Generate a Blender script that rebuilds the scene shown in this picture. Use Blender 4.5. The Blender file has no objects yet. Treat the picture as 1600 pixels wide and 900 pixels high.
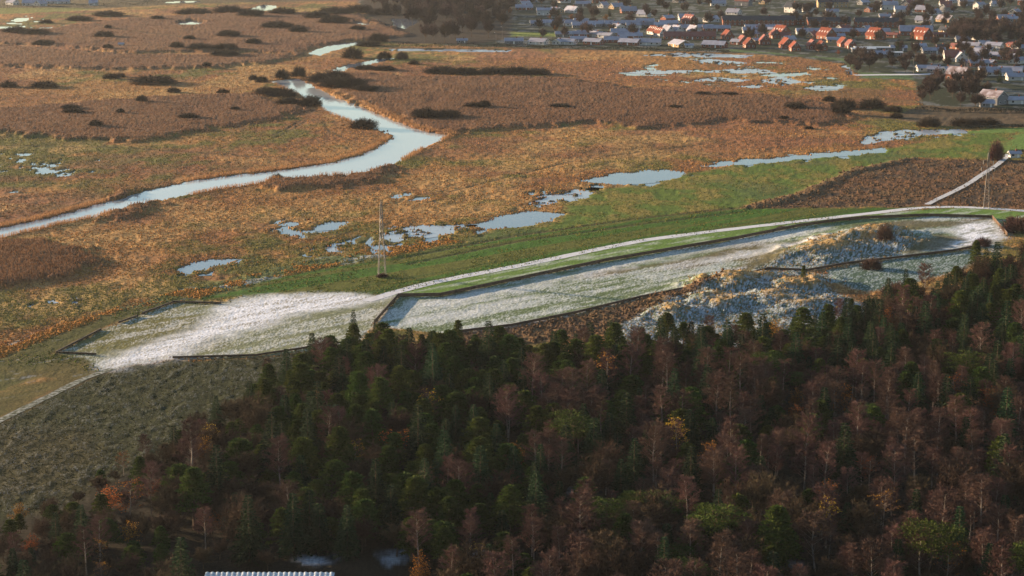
import bpy, math, random
import numpy as np
from math import radians as R
rng = np.random.default_rng(7); random.seed(7)
sc = bpy.context.scene
col = sc.collection
# ------------------------------------------------------------------ camera
F = 3111.0; H = 130.0; PITCH = math.atan(646.0/F)
cd = bpy.data.cameras.new('camera'); cam = bpy.data.objects.new('camera', cd); col.objects.link(cam)
cd.sensor_width = 36; cd.lens = 36*F/1600; cd.clip_start = 1; cd.clip_end = 60000
cam.location = (0, 0, H); cam.rotation_euler = (math.pi/2-PITCH, 0, 0); sc.camera = cam
# ------------------------------------------------------------------ light
SUN_EL = 9.0; SUN_AZ = 27.0          # the sun stands to the left, 27 degrees beyond square
sd = np.array([-math.cos(R(SUN_AZ))*math.cos(R(SUN_EL)), math.sin(R(SUN_AZ))*math.cos(R(SUN_EL)), math.sin(R(SUN_EL))])
w = bpy.data.worlds.new('World'); sc.world = w; w.use_nodes = True
nt = w.node_tree; bg = nt.nodes['Background']
sky = nt.nodes.new('ShaderNodeTexSky'); sky.sky_type = 'NISHITA'; sky.sun_disc = False
sky.sun_elevation = R(SUN_EL); sky.sun_rotation = math.atan2(sd[0], sd[1])
sky.air_density = 1.0; sky.dust_density = 0.6; sky.ozone_density = 1.5
nt.links.new(sky.outputs[0], bg.inputs[0]); bg.inputs[1].default_value = 0.072
sl = bpy.data.lights.new('sun', 'SUN'); so = bpy.data.objects.new('sun', sl); col.objects.link(so)
sl.energy = 5.0; sl.angle = R(0.5); sl.color = (1.0, 0.73, 0.46)
from mathutils import Vector
so.rotation_euler = Vector(sd).to_track_quat('Z', 'Y').to_euler(); so.location = (-300, 300, 300)
sc.view_settings.view_transform = 'Standard'; sc.view_settings.look = 'None'
sc.view_settings.exposure = 1.6; sc.view_settings.gamma = 1

# ------------------------------------------------------------------ helpers
def p2w(u, v, z=0.0):
    x = (u-800)/F; y = (450-v)/F; c, s = math.cos(PITCH), math.sin(PITCH)
    d = (x, c+y*s, -s+y*c); t = (z-H)/d[2]
    return (d[0]*t, d[1]*t)
def w2p(x, y, z):
    c, s = math.cos(PITCH), math.sin(PITCH)
    dep = y*c-(z-H)*s; up = y*s+(z-H)*c
    return 800+F*x/dep, 450-F*up/dep
def P(*pts): return np.array([p2w(a, b) for a, b in pts])

def _h(ix, iy, seed):
    n = (ix.astype(np.int64)*374761393 + iy.astype(np.int64)*668265263 + seed*1442695041) & 0x7fffffff
    n = ((n ^ (n >> 13))*1274126177) & 0x7fffffff
    n = (n ^ (n >> 16)) & 0xffff
    return n/65535.0
def vn(x, y, seed=0):
    ix = np.floor(x); iy = np.floor(y); fx = x-ix; fy = y-iy
    fx = fx*fx*(3-2*fx); fy = fy*fy*(3-2*fy)
    a = _h(ix, iy, seed); b = _h(ix+1, iy, seed); c = _h(ix, iy+1, seed); d = _h(ix+1, iy+1, seed)
    return (a*(1-fx)+b*fx)*(1-fy)+(c*(1-fx)+d*fx)*fy
def fbm(x, y, o=4, seed=0):
    s = 0; a = 1; t = 0
    for i in range(o):
        s = s+a*vn(x*2**i+17.3*i, y*2**i-9.1*i, seed+i); t += a; a *= .55
    return s/t
def sdf(px, py, poly):
    """signed distance, negative inside"""
    n = len(poly); d = np.full(px.shape, 1e9); ins = np.zeros(px.shape, bool)
    for i in range(n):
        ax, ay = poly[i]; bx, by = poly[(i+1) % n]
        ex, ey = bx-ax, by-ay; L = ex*ex+ey*ey+1e-9
        t = np.clip(((px-ax)*ex+(py-ay)*ey)/L, 0, 1)
        d = np.minimum(d, (px-ax-ex*t)**2+(py-ay-ey*t)**2)
        if ay != by:
            cr = ((ay > py) != (by > py)) & (px < ex*(py-ay)/(by-ay)+ax); ins ^= cr
    d = np.sqrt(d); return np.where(ins, -d, d)
def dline(px, py, pts):
    d = np.full(px.shape, 1e9)
    for (ax, ay), (bx, by) in zip(pts[:-1], pts[1:]):
        ex, ey = bx-ax, by-ay; t = np.clip(((px-ax)*ex+(py-ay)*ey)/(ex*ex+ey*ey+1e-9), 0, 1)
        d = np.minimum(d, (px-ax-ex*t)**2+(py-ay-ey*t)**2)
    return np.sqrt(d)
def sst(a, b, x):
    t = np.clip((x-a)/(b-a), 0, 1); return t*t*(3-2*t)

def mesh(name, v, f, mat=None, cols=None, smooth=False, mats=None, mi=None):
    me = bpy.data.meshes.new(name)
    v = np.asarray(v, np.float32)
    if isinstance(f, np.ndarray):
        k = f.shape[1]; me.vertices.add(len(v)); me.vertices.foreach_set('co', v.ravel())
        me.loops.add(f.size); me.loops.foreach_set('vertex_index', f.ravel().astype(np.int32))
        me.polygons.add(len(f)); me.polygons.foreach_set('loop_start', np.arange(0, f.size, k, dtype=np.int32))
        me.update(calc_edges=True)
    else:
        me.from_pydata([tuple(q) for q in v], [], f); me.update()
    if mats:
        for m in mats: me.materials.append(m)
        if mi is not None: me.polygons.foreach_set('material_index', np.asarray(mi, np.int32))
    elif mat: me.materials.append(mat)
    if cols is not None:
        a = me.color_attributes.new('Col', 'FLOAT_COLOR', 'POINT')
        c4 = np.ones((len(v), 4), np.float32); c4[:, :3] = cols; a.data.foreach_set('color', c4.ravel())
    me.polygons.foreach_set('use_smooth', np.full(len(me.polygons), smooth))
    return me
def ob(name, me, parent=None, loc=None, rz=0, scale=None, **props):
    o = bpy.data.objects.new(name, me); col.objects.link(o)
    if parent: o.parent = parent
    if loc is not None: o.location = loc
    if rz: o.rotation_euler = (0, 0, rz)
    if scale is not None: o.scale = scale
    for k, q in props.items(): o[k] = q
    return o

# ------------------------------------------------------------------ materials
def mat(name, c, rough=.9, var=.25, nscale=.6, rnd=0.0, c2=None, transl=0.0, attr=False, bump=0.0, spec=.1, hue=0.0):
    m = bpy.data.materials.new(name); m.use_nodes = True; n = m.node_tree.nodes; l = m.node_tree.links
    b = n['Principled BSDF']; b.inputs['Roughness'].default_value = rough; b.inputs['Specular IOR Level'].default_value = spec
    geo = n.new('ShaderNodeNewGeometry'); no = n.new('ShaderNodeTexNoise')
    no.inputs['Scale'].default_value = nscale; no.inputs['Detail'].default_value = 5
    l.new(geo.outputs['Position'], no.inputs['Vector'])
    if attr:
        a = n.new('ShaderNodeAttribute'); a.attribute_name = 'Col'; src = a.outputs['Color']
    elif c2:
        mx = n.new('ShaderNodeMix'); mx.data_type = 'RGBA'; mx.inputs[6].default_value = (*c, 1); mx.inputs[7].default_value = (*c2, 1)
        rp = n.new('ShaderNodeMapRange'); rp.inputs[1].default_value = .4; rp.inputs[2].default_value = .6
        l.new(no.outputs[0], rp.inputs[0]); l.new(rp.outputs[0], mx.inputs[0]); src = mx.outputs[2]
    else:
        q = n.new('ShaderNodeRGB'); q.outputs[0].default_value = (*c, 1); src = q.outputs[0]
    hs = n.new('ShaderNodeHueSaturation'); l.new(src, hs.inputs['Color'])
    mr = n.new('ShaderNodeMapRange'); mr.inputs[1].default_value = .3; mr.inputs[2].default_value = .7
    mr.inputs[3].default_value = 1-var; mr.inputs[4].default_value = 1+var; l.new(no.outputs[0], mr.inputs[0]); val = mr.outputs[0]
    if rnd or hue:
        oi = n.new('ShaderNodeObjectInfo'); r2 = n.new('ShaderNodeMapRange')
        r2.inputs[3].default_value = 1-rnd; r2.inputs[4].default_value = 1+rnd; l.new(oi.outputs['Random'], r2.inputs[0])
        mu = n.new('ShaderNodeMath'); mu.operation = 'MULTIPLY'; l.new(val, mu.inputs[0]); l.new(r2.outputs[0], mu.inputs[1]); val = mu.outputs[0]
        if hue:
            k = n.new('ShaderNodeMath'); k.operation = 'MULTIPLY'; k.inputs[1].default_value = 7.31; l.new(oi.outputs['Random'], k.inputs[0])
            fr = n.new('ShaderNodeMath'); fr.operation = 'FRACT'; l.new(k.outputs[0], fr.inputs[0])
            r3 = n.new('ShaderNodeMapRange'); r3.inputs[3].default_value = .5-hue; r3.inputs[4].default_value = .5+hue
            l.new(fr.outputs[0], r3.inputs[0]); l.new(r3.outputs[0], hs.inputs['Hue'])
    l.new(val, hs.inputs['Value']); l.new(hs.outputs[0], b.inputs['Base Color'])
    if bump:
        bp = n.new('ShaderNodeBump'); bp.inputs['Strength'].default_value = bump; bp.inputs['Distance'].default_value = .3
        l.new(no.outputs[0], bp.inputs['Height']); l.new(bp.outputs[0], b.inputs['Normal'])
    if transl:
        tr = n.new('ShaderNodeBsdfTranslucent'); l.new(hs.outputs[0], tr.inputs[0])
        ms = n.new('ShaderNodeMixShader'); ms.inputs[0].default_value = transl
        l.new(b.outputs[0], ms.inputs[1]); l.new(tr.outputs[0], ms.inputs[2]); l.new(ms.outputs[0], n['Material Output'].inputs[0])
    return m
M = {}
M['ground'] = mat('ground_mat', None, attr=True, var=.3, nscale=1.2, bump=.6)
M['tuft'] = mat('dry_grass_mat', None, attr=True, var=.25, nscale=.8, transl=.25)
M['pine'] = mat('pine_needles', (.055, .080, .016), var=.3, nscale=1.5, rnd=.25, transl=.15, hue=.03)
M['spruce'] = mat('spruce_needles', (.023, .045, .018), var=.3, nscale=1.5, rnd=.35, transl=.1, hue=.03)
M['birch_twig'] = mat('birch_twigs', (.108, .060, .048), var=.25, rnd=.3, hue=.015)
M['town_twig'] = mat('garden_twigs', (.085, .058, .050), var=.25, rnd=.4, hue=.02)
M['oak_twig'] = mat('bare_twigs', (.068, .044, .027), var=.25, rnd=.35, hue=.02)
M['willow_twig'] = mat('willow_twigs', (.060, .046, .034), var=.25, rnd=.3)
M['bark'] = mat('brown_bark', (.10, .07, .05), var=.3, nscale=3)
M['birch_bark'] = mat('birch_bark', (.38, .32, .27), var=.4, nscale=3, c2=(.16, .13, .11))
M['orange_leaf'] = mat('orange_leaves', (.34, .135, .025), var=.3, rnd=.3, transl=.3, hue=.025)
M['yellow_leaf'] = mat('yellow_leaves', (.45, .30, .03), var=.3, rnd=.2, transl=.3)
M['steel'] = mat('galvanised_steel', (.17, .15, .14), rough=.6, var=.15, spec=.4)
M['insul'] = mat('porcelain', (.55, .52, .48), rough=.3, spec=.5)
M['board'] = mat('weathered_boards', (.11, .072, .05), var=.35, nscale=.8)
M['frost_track'] = mat('snowy_gravel', (.72, .74, .80), var=.12, nscale=.5, c2=(.56, .57, .60), bump=.3)
M['frost_roof'] = mat('frosted_roof', (.38, .39, .47), var=.12, nscale=.25, c2=(.27, .27, .33), rnd=.12)
M['thin_frost_roof'] = mat('thin_frost_roof', (.22, .17, .18), var=.2, nscale=.3, c2=(.34, .32, .37), rnd=.1)
M['red_roof'] = mat('red_tiles', (.17, .048, .032), var=.2, nscale=.6, rnd=.15)
M['red_frost'] = mat('red_tiles_frosted', (.26, .12, .11), var=.2, nscale=.4, c2=(.20, .07, .06))
M['dark_roof'] = mat('dark_slate', (.055, .06, .075), var=.2)
M['brick'] = mat('red_brick', (.22, .085, .055), var=.2, rnd=.15)
M['yellow_brick'] = mat('yellow_brick', (.36, .25, .14), var=.15, rnd=.1)
M['white_wall'] = mat('white_render', (.52, .50, .48), var=.08, rnd=.08)
M['grey_wall'] = mat('grey_cladding', (.17, .17, .18), var=.15, rnd=.2)
M['glass'] = mat('window_glass', (.03, .04, .05), rough=.08, var=.05, spec=.5)
M['trim'] = mat('white_paint', (.75, .74, .72), var=.05)
M['hedge'] = mat('hedge_leaves', (.032, .034, .024), var=.3)
M['blue_roof'] = mat('frosted_corrugated_roof', (.44, .52, .60), var=.15, nscale=1.5, c2=(.58, .62, .66))
wm = bpy.data.materials.new('water'); wm.use_nodes = True; M['water'] = wm
b = wm.node_tree.nodes['Principled BSDF']; b.inputs['Base Color'].default_value = (.46, .50, .52, 1); b.inputs['Roughness'].default_value = .04  # pale base colour stands in for the bright sky reflected by the river
b.inputs['IOR'].default_value = 1.4; b.inputs['Specular IOR Level'].default_value = .5
tn = wm.node_tree.nodes.new('ShaderNodeTexNoise'); tn.inputs['Scale'].default_value = .5
g_ = wm.node_tree.nodes.new('ShaderNodeNewGeometry'); wm.node_tree.links.new(g_.outputs['Position'], tn.inputs['Vector'])
bp = wm.node_tree.nodes.new('ShaderNodeBump'); bp.inputs['Strength'].default_value = .02; bp.inputs['Distance'].default_value = .05
wm.node_tree.links.new(tn.outputs[0], bp.inputs['Height']); wm.node_tree.links.new(bp.outputs[0], b.inputs['Normal'])
M['pond'] = wm.copy(); M['pond'].name = 'pond_water'; M['pond'].node_tree.nodes['Principled BSDF'].inputs['Base Color'].default_value = (.16, .20, .26, 1)
M['ice'] = mat('frosty_ice', (.34, .38, .45), rough=.22, var=.12, nscale=.15, spec=.5)

# ------------------------------------------------------------------ ground outlines (pixels of the photograph -> points on the level ground)
TRACK = [(560,474),(600,462),(650,447),(700,436),(750,427),(800,417.5),(900,397),(1000,376),(1100,363),(1200,351.5),(1300,340),(1400,329),(1440,323),(1500,322),(1540,325.5),(1600,329),(1700,338)]
FOOT = [(1445,322.5),(1462,313),(1480,305),(1510,290),(1535,273),(1556,260),(1569,250),(1576,240)]
PATHL = [(-60,688),(0,657),(40,637),(90,612),(130,592),(175,576)]
FENCE1 = [(622,464),(688,463),(760,448),(850,429),(950,408),(1050,391),(1150,374),(1250,354),(1310,346),(1350,342),(1450,338),(1550,341)]
FENCE2 = [(622,464),(585,506)]
FENCE3 = [(700,522),(800,510),(900,490),(1000,466),(1080,450),(1140,437),(1200,421),(1260,424),(1330,412),(1400,404),(1490,393),(1530,385)]
FENCE4 = [(1550,341),(1574,369)]
FENCE5 = [(150,555),(88,552),(158,516)]
FENCE6 = [(186,505),(215,495)]
FENCE7 = [(222,491),(272,473),(345,475)]
FENCE8 = [(270,560),(400,556.5),(470,546),(510,538)]
RIVER = P((-120,384),(-60,370),(0,357),(60,345),(120,329),(180,313),(225,299),(300,283),(350,275),(400,270),(450,264),(520,254),(570,240),(600,226),(622,210),(600,204),(560,190),(520,176),(495,160),(470,147),(445,134),(425,127),(440,125),(465,123),(482,131),(505,144),(530,155),(560,165),(600,182),(640,199),(668,206),(702,211),(675,222),(650,233),(620,250),(590,265),(560,272),(520,277),(450,278),(420,282),(350,291),(300,301),(240,313),(190,323),(150,335),(100,346),(30,361),(0,367),(-60,384),(-120,400))
WATERS = {  # name: (polygon, frozen)
 'pond_a': ([(733,353),(760,345),(790,335),(830,330),(877,334),(868,343),(830,352),(762,358)], 0),
 'pond_b': ([(908,283),(960,270),(1030,264),(1068,268),(1070,275),(1020,284),(960,288)], 0),
 'pond_c': ([(818,320),(850,302),(900,296),(932,299),(905,311),(860,319)], 1),
 'pond_d': ([(1090,259),(1150,251),(1200,247),(1300,237),(1388,231),(1384,238),(1300,244),(1200,254),(1120,260)], 0),
 'pond_e': ([(1372,206),(1420,202),(1503,202),(1508,207),(1460,210),(1410,212),(1440,213),(1380,220),(1350,225),(1345,220)], 1),
 'pond_f': ([(490,353),(510,346),(548,346),(532,357),(498,359)], 0),
 'pond_g': ([(272,420),(300,409),(335,405),(380,405),(340,415),(290,428)], 0),
 'pond_h': ([(596,364),(640,353),(690,350),(740,351),(722,361),(650,372),(604,378)], 1),
 'pond_i': ([(638,313),(655,307),(672,307),(660,313)], 0),
 'pond_j': ([(436,350),(450,346),(470,348),(455,353)], 0),
 'pond_k': ([(505,385),(520,379),(540,378),(530,390),(512,394)], 1),
 'pond_l': ([(273,36),(300,31.5),(323,35),(310,39.5),(285,40)], 0),
 'pond_m': ([(392,14),(412,7),(434,9),(425,15.5),(405,17)], 0),
 'pond_n': ([(480,83),(510,72),(540,66.5),(575,65),(548,72),(515,80),(498,86.5)], 0),
 'pond_o': ([(517,109),(540,102),(590,92),(620,90),(580,100),(545,107),(530,112)], 0),
 'pond_p': ([(552,33),(565,34),(590,39),(572,41.5),(558,39)], 0),
 'pond_q': ([(612,29),(662,28),(652,36),(632,45),(615,40)], 0),
 'pond_r': ([(-60,41),(20,41.5),(40,45),(15,47),(-60,47)], 0),
 'pond_s': ([(18,32),(28,28),(50,27),(40,33),(24,34)], 0),
 'pond_t': ([(58,43),(82,42),(80,45.5),(62,45)], 0),
 'pond_u': ([(606,76.5),(660,75.5),(800,78),(790,81),(700,80),(610,79)], 1),
 'pond_v': ([(1318,103),(1324,101),(1331,110),(1331,116),(1323,117),(1322,109)], 1),
 'pond_w': ([(970,113),(1020,110),(1080,109.5),(1085,114),(1010,115.5)], 1),
 'pond_x': ([(1090,112),(1160,106),(1200,108),(1210,114),(1150,114)], 1),
 'pond_y': ([(1075,126),(1110,120),(1170,124),(1160,127.5),(1100,127)], 1),
 'pond_z': ([(1255,137),(1275,133),(1320,135.5),(1310,138.5),(1270,139)], 1),
 'pond_aa': ([(1200,122),(1225,119),(1257,128),(1220,133),(1190,128)], 1),
 'pond_bb': ([(1082,94),(1110,91.5),(1170,98),(1130,101),(1095,98)], 1),
 'pond_cc': ([(1150,135),(1180,131.5),(1200,134),(1180,137)], 1),
 'pond_dd': ([(250,4),(270,2),(315,1),(312,3),(270,4.5)], 0),
 'pond_ee': ([(70,469),(82,466),(92,471),(80,472)], 1),
 'pond_ff': ([(108,470),(118,466),(126,474),(114,473)], 1),
 'pond_gg': ([(1000,86),(1060,82),(1180,86),(1165,90),(1060,88)], 1),
}
WATERS = {k: (P(*a), fz) for k, (a, fz) in WATERS.items()}
REEDS = [P((-200,70),(0,72),(200,86),(330,88),(480,84),(430,97),(330,106),(180,109),(0,103),(-200,104)),
         P((-200,20),(30,50),(200,30),(400,20),(560,22),(600,40),(640,56),(500,70),(460,84),(330,80),(200,84),(80,70),(-200,66)),
         P((-200,178),(0,172),(150,160),(270,151),(400,147),(440,165),(480,172),(430,188),(330,201),(215,221),(100,217),(0,207),(-200,210)),
         P((505,112),(640,121),(800,120),(900,126),(1000,140),(1100,146),(1200,150),(1310,166),(1330,180),(1300,196),(1200,192),(1130,186),(1080,196),(1000,201),(940,191),(800,201),(740,206),(700,209),(640,194),(560,160),(520,142),(500,128)),
         P((-200,390),(0,379),(70,381),(135,398),(150,413),(95,438),(0,449),(-200,460)),
         P((395,288),(450,281),(520,279),(562,274),(606,258),(612,266),(590,282),(540,292),(430,297)),
         P((168,312),(175,304),(216,296),(218,300),(190,312)),
         P((622,195),(690,208),(712,213),(690,219),(702,211),(640,199),(560,162),(520,146),(524,143)),
         P((150,345),(240,314),(250,318),(200,334),(160,346))]
Z_MEADOW2 = P((640,398),(700,378),(760,362),(872,345),(880,322),(905,300),(1000,288),(1075,270),(1200,252),(1390,232),(1500,211),(1585,203),(1570,215),(1580,222),(1572,246),(1430,247),(1350,262),(1260,298),(1150,325),(1000,341),(800,369))
Z_MEADOW = P((300,470),(385,448),(440,430),(600,405),(800,369),(1000,341),(1150,326),(1440,323.5),(1400,329),(1300,340),(1200,351.5),(1100,363),(1000,376),(900,397),(800,417.5),(700,436),(600,460),(470,458),(385,462))
Z_BRIGHT = P((1460,211),(1508,205),(1600,199),(1750,195),(1750,206),(1590,207),(1530,208),(1480,211))
Z_BRIGHT2 = P((1590,208),(1750,206),(1750,234),(1572,236),(1570,226))
Z_FIELD = P((1150,326),(1260,299),(1330,266),(1420,248.5),(1560,250),(1800,256),(1800,345),(1600,327),(1540,324),(1500,321),(1440,322))
Z_STRIP = P((600,463),(700,438),(800,419),(900,399),(1000,378),(1100,364),(1200,353),(1300,342),(1400,331),(1500,324),(1600,331),(1800,350),(1800,370),(1600,352),(1574,368),(1550,341),(1450,338),(1350,342),(1250,354),(1150,374),(950,408),(760,448),(688,463),(622,464))
Z_PADR = P((622,464),(688,463),(760,448),(950,408),(1150,374),(1250,354),(1350,342),(1450,338),(1550,341),(1574,369),(1560,400),(1530,385),(1400,404),(1330,412),(1260,424),(1200,421),(1140,437),(1080,450),(1000,466),(900,490),(800,510),(700,522),(585,510))
Z_PADL = P((88,552),(158,516),(222,491),(272,473),(340,476),(385,462),(470,458),(560,458),(600,462),(622,464),(585,508),(560,540),(400,558),(270,560),(160,580),(130,560))
Z_SNOW = P((150,578),(200,548),(260,532),(325,505),(340,485),(385,466),(470,459),(600,462),(560,476),(470,490),(400,510),(330,530),(265,560),(200,574))
Z_BROWN = P((700,524),(800,512),(900,492),(1000,468),(1080,452),(1160,434),(1190,426),(1180,436),(1120,448),(1060,470),(1000,492),(960,520),(700,560))
Z_DUNE = P((960,520),(1000,490),(1060,468),(1120,446),(1200,422),(1260,425),(1330,413),(1400,405),(1490,394),(1530,388),(1530,420),(1400,480),(1300,540),(960,570))
Z_STUB = P((-300,760),(-60,692),(0,659),(90,614),(172,578),(270,562),(400,559),(560,545),(600,600),(300,760),(0,900),(-300,960))
Z_LOWL = P((-300,600),(0,560),(88,522),(200,482),(290,462),(345,474),(272,472),(158,515),(88,552),(150,556),(172,577),(90,611),(0,656),(-60,690),(-300,760))
Z_BANK = P((-200,572),(0,540),(100,508),(200,476),(300,450),(400,427),(500,403),(600,388),(700,372),(720,378),(600,402),(440,430),(385,448),(300,470),(200,484),(88,524),(0,562),(-200,600))
Z_TOWN = P((560,-190),(560,10),(600,40),(610,62),(690,70),(740,73),(1000,79),(1140,82),(1250,90),(1318,100),(1345,122),(1425,125),(1440,165),(1600,170),(1800,172),(2400,-190))
Z_EDGE = P((1440,165),(1600,170),(1800,172),(1800,195),(1600,198),(1500,200),(1380,185),(1420,172))
FOREST = P((-400,900),(-60,838),(0,818),(100,795),(190,740),(300,692),(400,632),(480,573),(540,548),(700,552),(740,558),(850,562),(1000,548),(1100,545),(1230,535),(1300,518),(1380,483),(1480,452),(1540,425),(1600,412),(1800,395),(1800,1040),(-400,1040))
Z_FARF = P((-400,-190),(-400,24),(0,21),(120,15),(300,6),(560,0),(560,-190))
Z_GREENF = P((-400,12),(0,12),(90,12),(160,14),(100,18),(0,22),(-400,24))
DUNES = [(1270,398,4.5,13),(1305,388,5.5,13),(1340,376,7,14),(1372,371,7,13),(1400,382,4,12),(1095,470,4.5,11),(1140,446,6,12),(1165,441,5,12),(1140,476,5,10),(1235,450,4.5,10),(1270,446,4.5,9),(1060,490,4,10),(1200,470,4,14),(1255,480,3.5,12)]
DUNES = [(*p2w(a, b), h, r) for a, b, h, r in DUNES]

# ------------------------------------------------------------------ terrain sheet (fan-shaped grid, finer near)
def dep(v): return p2w(800, v)[1]
vrows = list(np.arange(1060, 800, -6.0))+list(np.arange(800, 560, -1.8))+list(np.arange(560, -8, -1.2))
yr = np.array([dep(v) for v in vrows]); far = [yr[-1]*1.06**k for k in range(1, 34)]
yr = np.concatenate([yr, far])
tc = np.concatenate([np.linspace(-1.4, -.32, 24), (np.arange(-120, 1722, 1.7)-800)/F, np.linspace(.32, 1.4, 24)])
TX, YY = np.meshgrid(tc, yr); X = TX*YY*(F/ (F*math.cos(PITCH)+0)) if False else TX*YY*1.02; Y = YY
nr, nc = X.shape; x = X.ravel(); y = Y.ravel(); N = len(x)
jx = (fbm(x/6, y/6, 3, 1)-.5)*7; jy = (fbm(x/6, y/6, 3, 2)-.5)*9
xs = x+jx; ys = y+jy
z = np.zeros(N); C = np.zeros((N, 3)); zone = np.zeros(N, np.int8)
n1 = fbm(x/55, y/55, 4, 11); n2 = fbm(x/9, y/14, 4, 12); n3 = fbm(x/2.2, y/3.2, 3, 13); n4 = fbm(x/140, y/140, 3, 14); nf = rng.random(N)
nb_ = fbm(x/70, y/120, 4, 15); nb2 = fbm(x/90, y/70, 4, 16); nb3 = fbm(x/45, y/60, 4, 17)
def c_(r, g, b): return np.array([r, g, b])
def mixc(a, b, t): return a+(b-a)*t[:, None]
STRAW = c_(.38, .195, .066); OCH = c_(.28, .125, .052); DRK = c_(.085, .062, .03); GRN = c_(.12, .135, .03)
def marsh_col(i):
    k = mixc(np.tile(OCH, (len(i), 1)), STRAW, sst(.35, .65, n1[i]))
    k = mixc(k, GRN, sst(.50, .64, nb_[i]*.6+n2[i]*.4)*.85); k = mixc(k, c_(.26, .115, .06), sst(.52, .66, nb2[i])*.7); k = mixc(k, c_(.50, .30, .11), sst(.56, .70, nb3[i])*.7)
    k = mixc(k, DRK, sst(.48, .70, n3[i])*.6); return k
AL = np.arange(N)
C[:] = marsh_col(AL)
z += (n3-.5)*.55+(n2-.5)*.5
def paint(poly, zid, cf, soft=2.5, zf=None, warp=1.0, amt=1.0):
    mn = poly.min(0)-15; mx = poly.max(0)+15
    i = np.nonzero((x > mn[0]) & (x < mx[0]) & (y > mn[1]) & (y < mx[1]))[0]
    if not len(i): return
    d = sdf(x[i]+jx[i]*warp, y[i]+jy[i]*warp, poly); m = sst(soft, -soft, d); k = m > .001; i = i[k]; m = m[k]; d = d[k]
    C[i] = mixc(C[i], cf(i), m*amt)
    if zid is not None: zone[i[m > .5]] = zid
    if zf is not None: z[i] = z[i]*(1-m)+zf(i, d)*m
flat = lambda a: (lambda i, d: (n3[i]-.5)*a)
def frost(base, white, thr, wid, n, amt=1.0): return lambda i: mixc(np.tile(base, (len(i), 1)), white, sst(thr-wid, thr+wid, n[i])*amt)
WHITE = c_(.80, .83, .90)
# along-track streak noise
sx, sy = x*.72+y*.69, -x*.69+y*.72
ns = fbm(sx/38, sy/5.5, 4, 21); ns2 = fbm(sx/9, sy/1.8, 3, 22)
ZN = ['marsh', 'reed_bed', 'meadow', 'heath_field', 'frosty_paddock', 'stubble_field', 'forest_floor', 'town_ground', 'dune', 'snow_patch']
# far fields, town
paint(Z_FARF, 7, lambda i: mixc(np.tile(c_(.10, .085, .05), (len(i), 1)), c_(.16, .12, .06), n1[i]), 6, flat(.5))
paint(Z_GREENF, 2, lambda i: mixc(np.tile(c_(.16, .19, .05), (len(i), 1)), c_(.25, .22, .07), n1[i]), 4, flat(.3))
paint(Z_TOWN, 7, lambda i: mixc(np.tile(c_(.035, .045, .025), (len(i), 1)), c_(.28, .29, .31), sst(.54, .64, n2[i])*.4), 3, flat(.2))
paint(Z_EDGE, 7, lambda i: mixc(np.tile(c_(.08, .065, .04), (len(i), 1)), c_(.14, .09, .05), n2[i]), 3)
paint(P((560,-60),(840,-60),(800,18),(795,60),(740,70),(610,66),(600,45),(565,14)), 7, lambda i: np.tile(c_(.04, .03, .022), (len(i), 1)), 4)
LAWN = P((800,50),(905,51),(905,57),(800,57)); paint(LAWN, 7, lambda i: np.tile(c_(.20, .24, .05), (len(i), 1)), 3)
LAWN2 = P((1140,80),(1330,92),(1345,121),(1425,124),(1425,116),(1345,113),(1320,96),(1250,86),(1140,77)); paint(LAWN2, 7, lambda i: np.tile(c_(.10, .16, .06), (len(i), 1)), 3)
# reed beds, 1.6-2.2 m tall
REEDC = c_(.15, .074, .040)
for p in REEDS:
    paint(p, 1, lambda i: mixc(np.tile(REEDC, (len(i), 1)), c_(.19, .100, .050), sst(.3, .7, n1[i]*.6+n2[i]*.4)), 3.5,
          lambda i, d: 1.5+(n2[i]-.5)*.8+(n1[i]-.5)*1.2+(nf[i]-.5)*.35, 2.6)
paint(Z_MEADOW2, 2, lambda i: mixc(mixc(np.tile(c_(.095, .145, .022), (len(i), 1)), c_(.22, .18, .045), sst(.42, .66, n2[i])), c_(.075, .11, .035), sst(.55, .7, n1[i])*.7), 4, lambda i, d: (n3[i]-.5)*.35+(n2[i]-.5)*.3, .8)
paint(Z_MEADOW, 2, lambda i: mixc(mixc(np.tile(c_(.050, .125, .012), (len(i), 1)), c_(.115, .115, .022), sst(.48, .60, fbm(sx[i]/160, sy[i]/5, 3, 23))*.85), c_(.032, .07, .010), sst(.55, .66, fbm(sx[i]/220, sy[i]/3, 2, 24))*.6), 2.5, flat(.18), .4)
def bright(i): return mixc(np.tile(c_(.11, .20, .04), (len(i), 1)), c_(.17, .25, .06), n2[i])
paint(Z_BRIGHT, 2, bright, 3, flat(.1)); paint(Z_BRIGHT2, 2, bright, 3, flat(.1))
paint(Z_FIELD, 3, lambda i: mixc(mixc(np.tile(c_(.085, .055, .035), (len(i), 1)), c_(.17, .085, .042), sst(.4, .65, n2[i])), c_(.20, .12, .055), sst(.58, .7, ns[i])*.6), 3, lambda i, d: (n3[i]-.5)*.7+(n2[i]-.5)*.5, .6)
GR = P((1155,327),(1262,297),(1332,264),(1422,247),(1440,246),(1345,268),(1270,304),(1200,322)); paint(GR, 3, lambda i: np.tile(c_(.16, .10, .05), (len(i), 1)), 3, lambda i, d: .5+n3[i]*.6)
paint(Z_BANK, 0, lambda i: mixc(mixc(np.tile(c_(.10, .13, .05), (len(i), 1)), c_(.42, .44, .46), sst(.55, .68, ns[i])*.6), c_(.40, .20, .06), sst(.52, .62, fbm(x[i]/10, y[i]/10, 3, 31))), 3, lambda i, d: (n3[i]-.5)*.8, .6)
paint(Z_LOWL, 2, lambda i: mixc(mixc(np.tile(c_(.070, .072, .018), (len(i), 1)), c_(.11, .08, .025), sst(.5, .66, n1[i])*.7), c_(.30, .32, .33), sst(.60, .70, ns2[i]*.6+n2[i]*.4)*.5), 2.5, flat(.3), .5)
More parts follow.
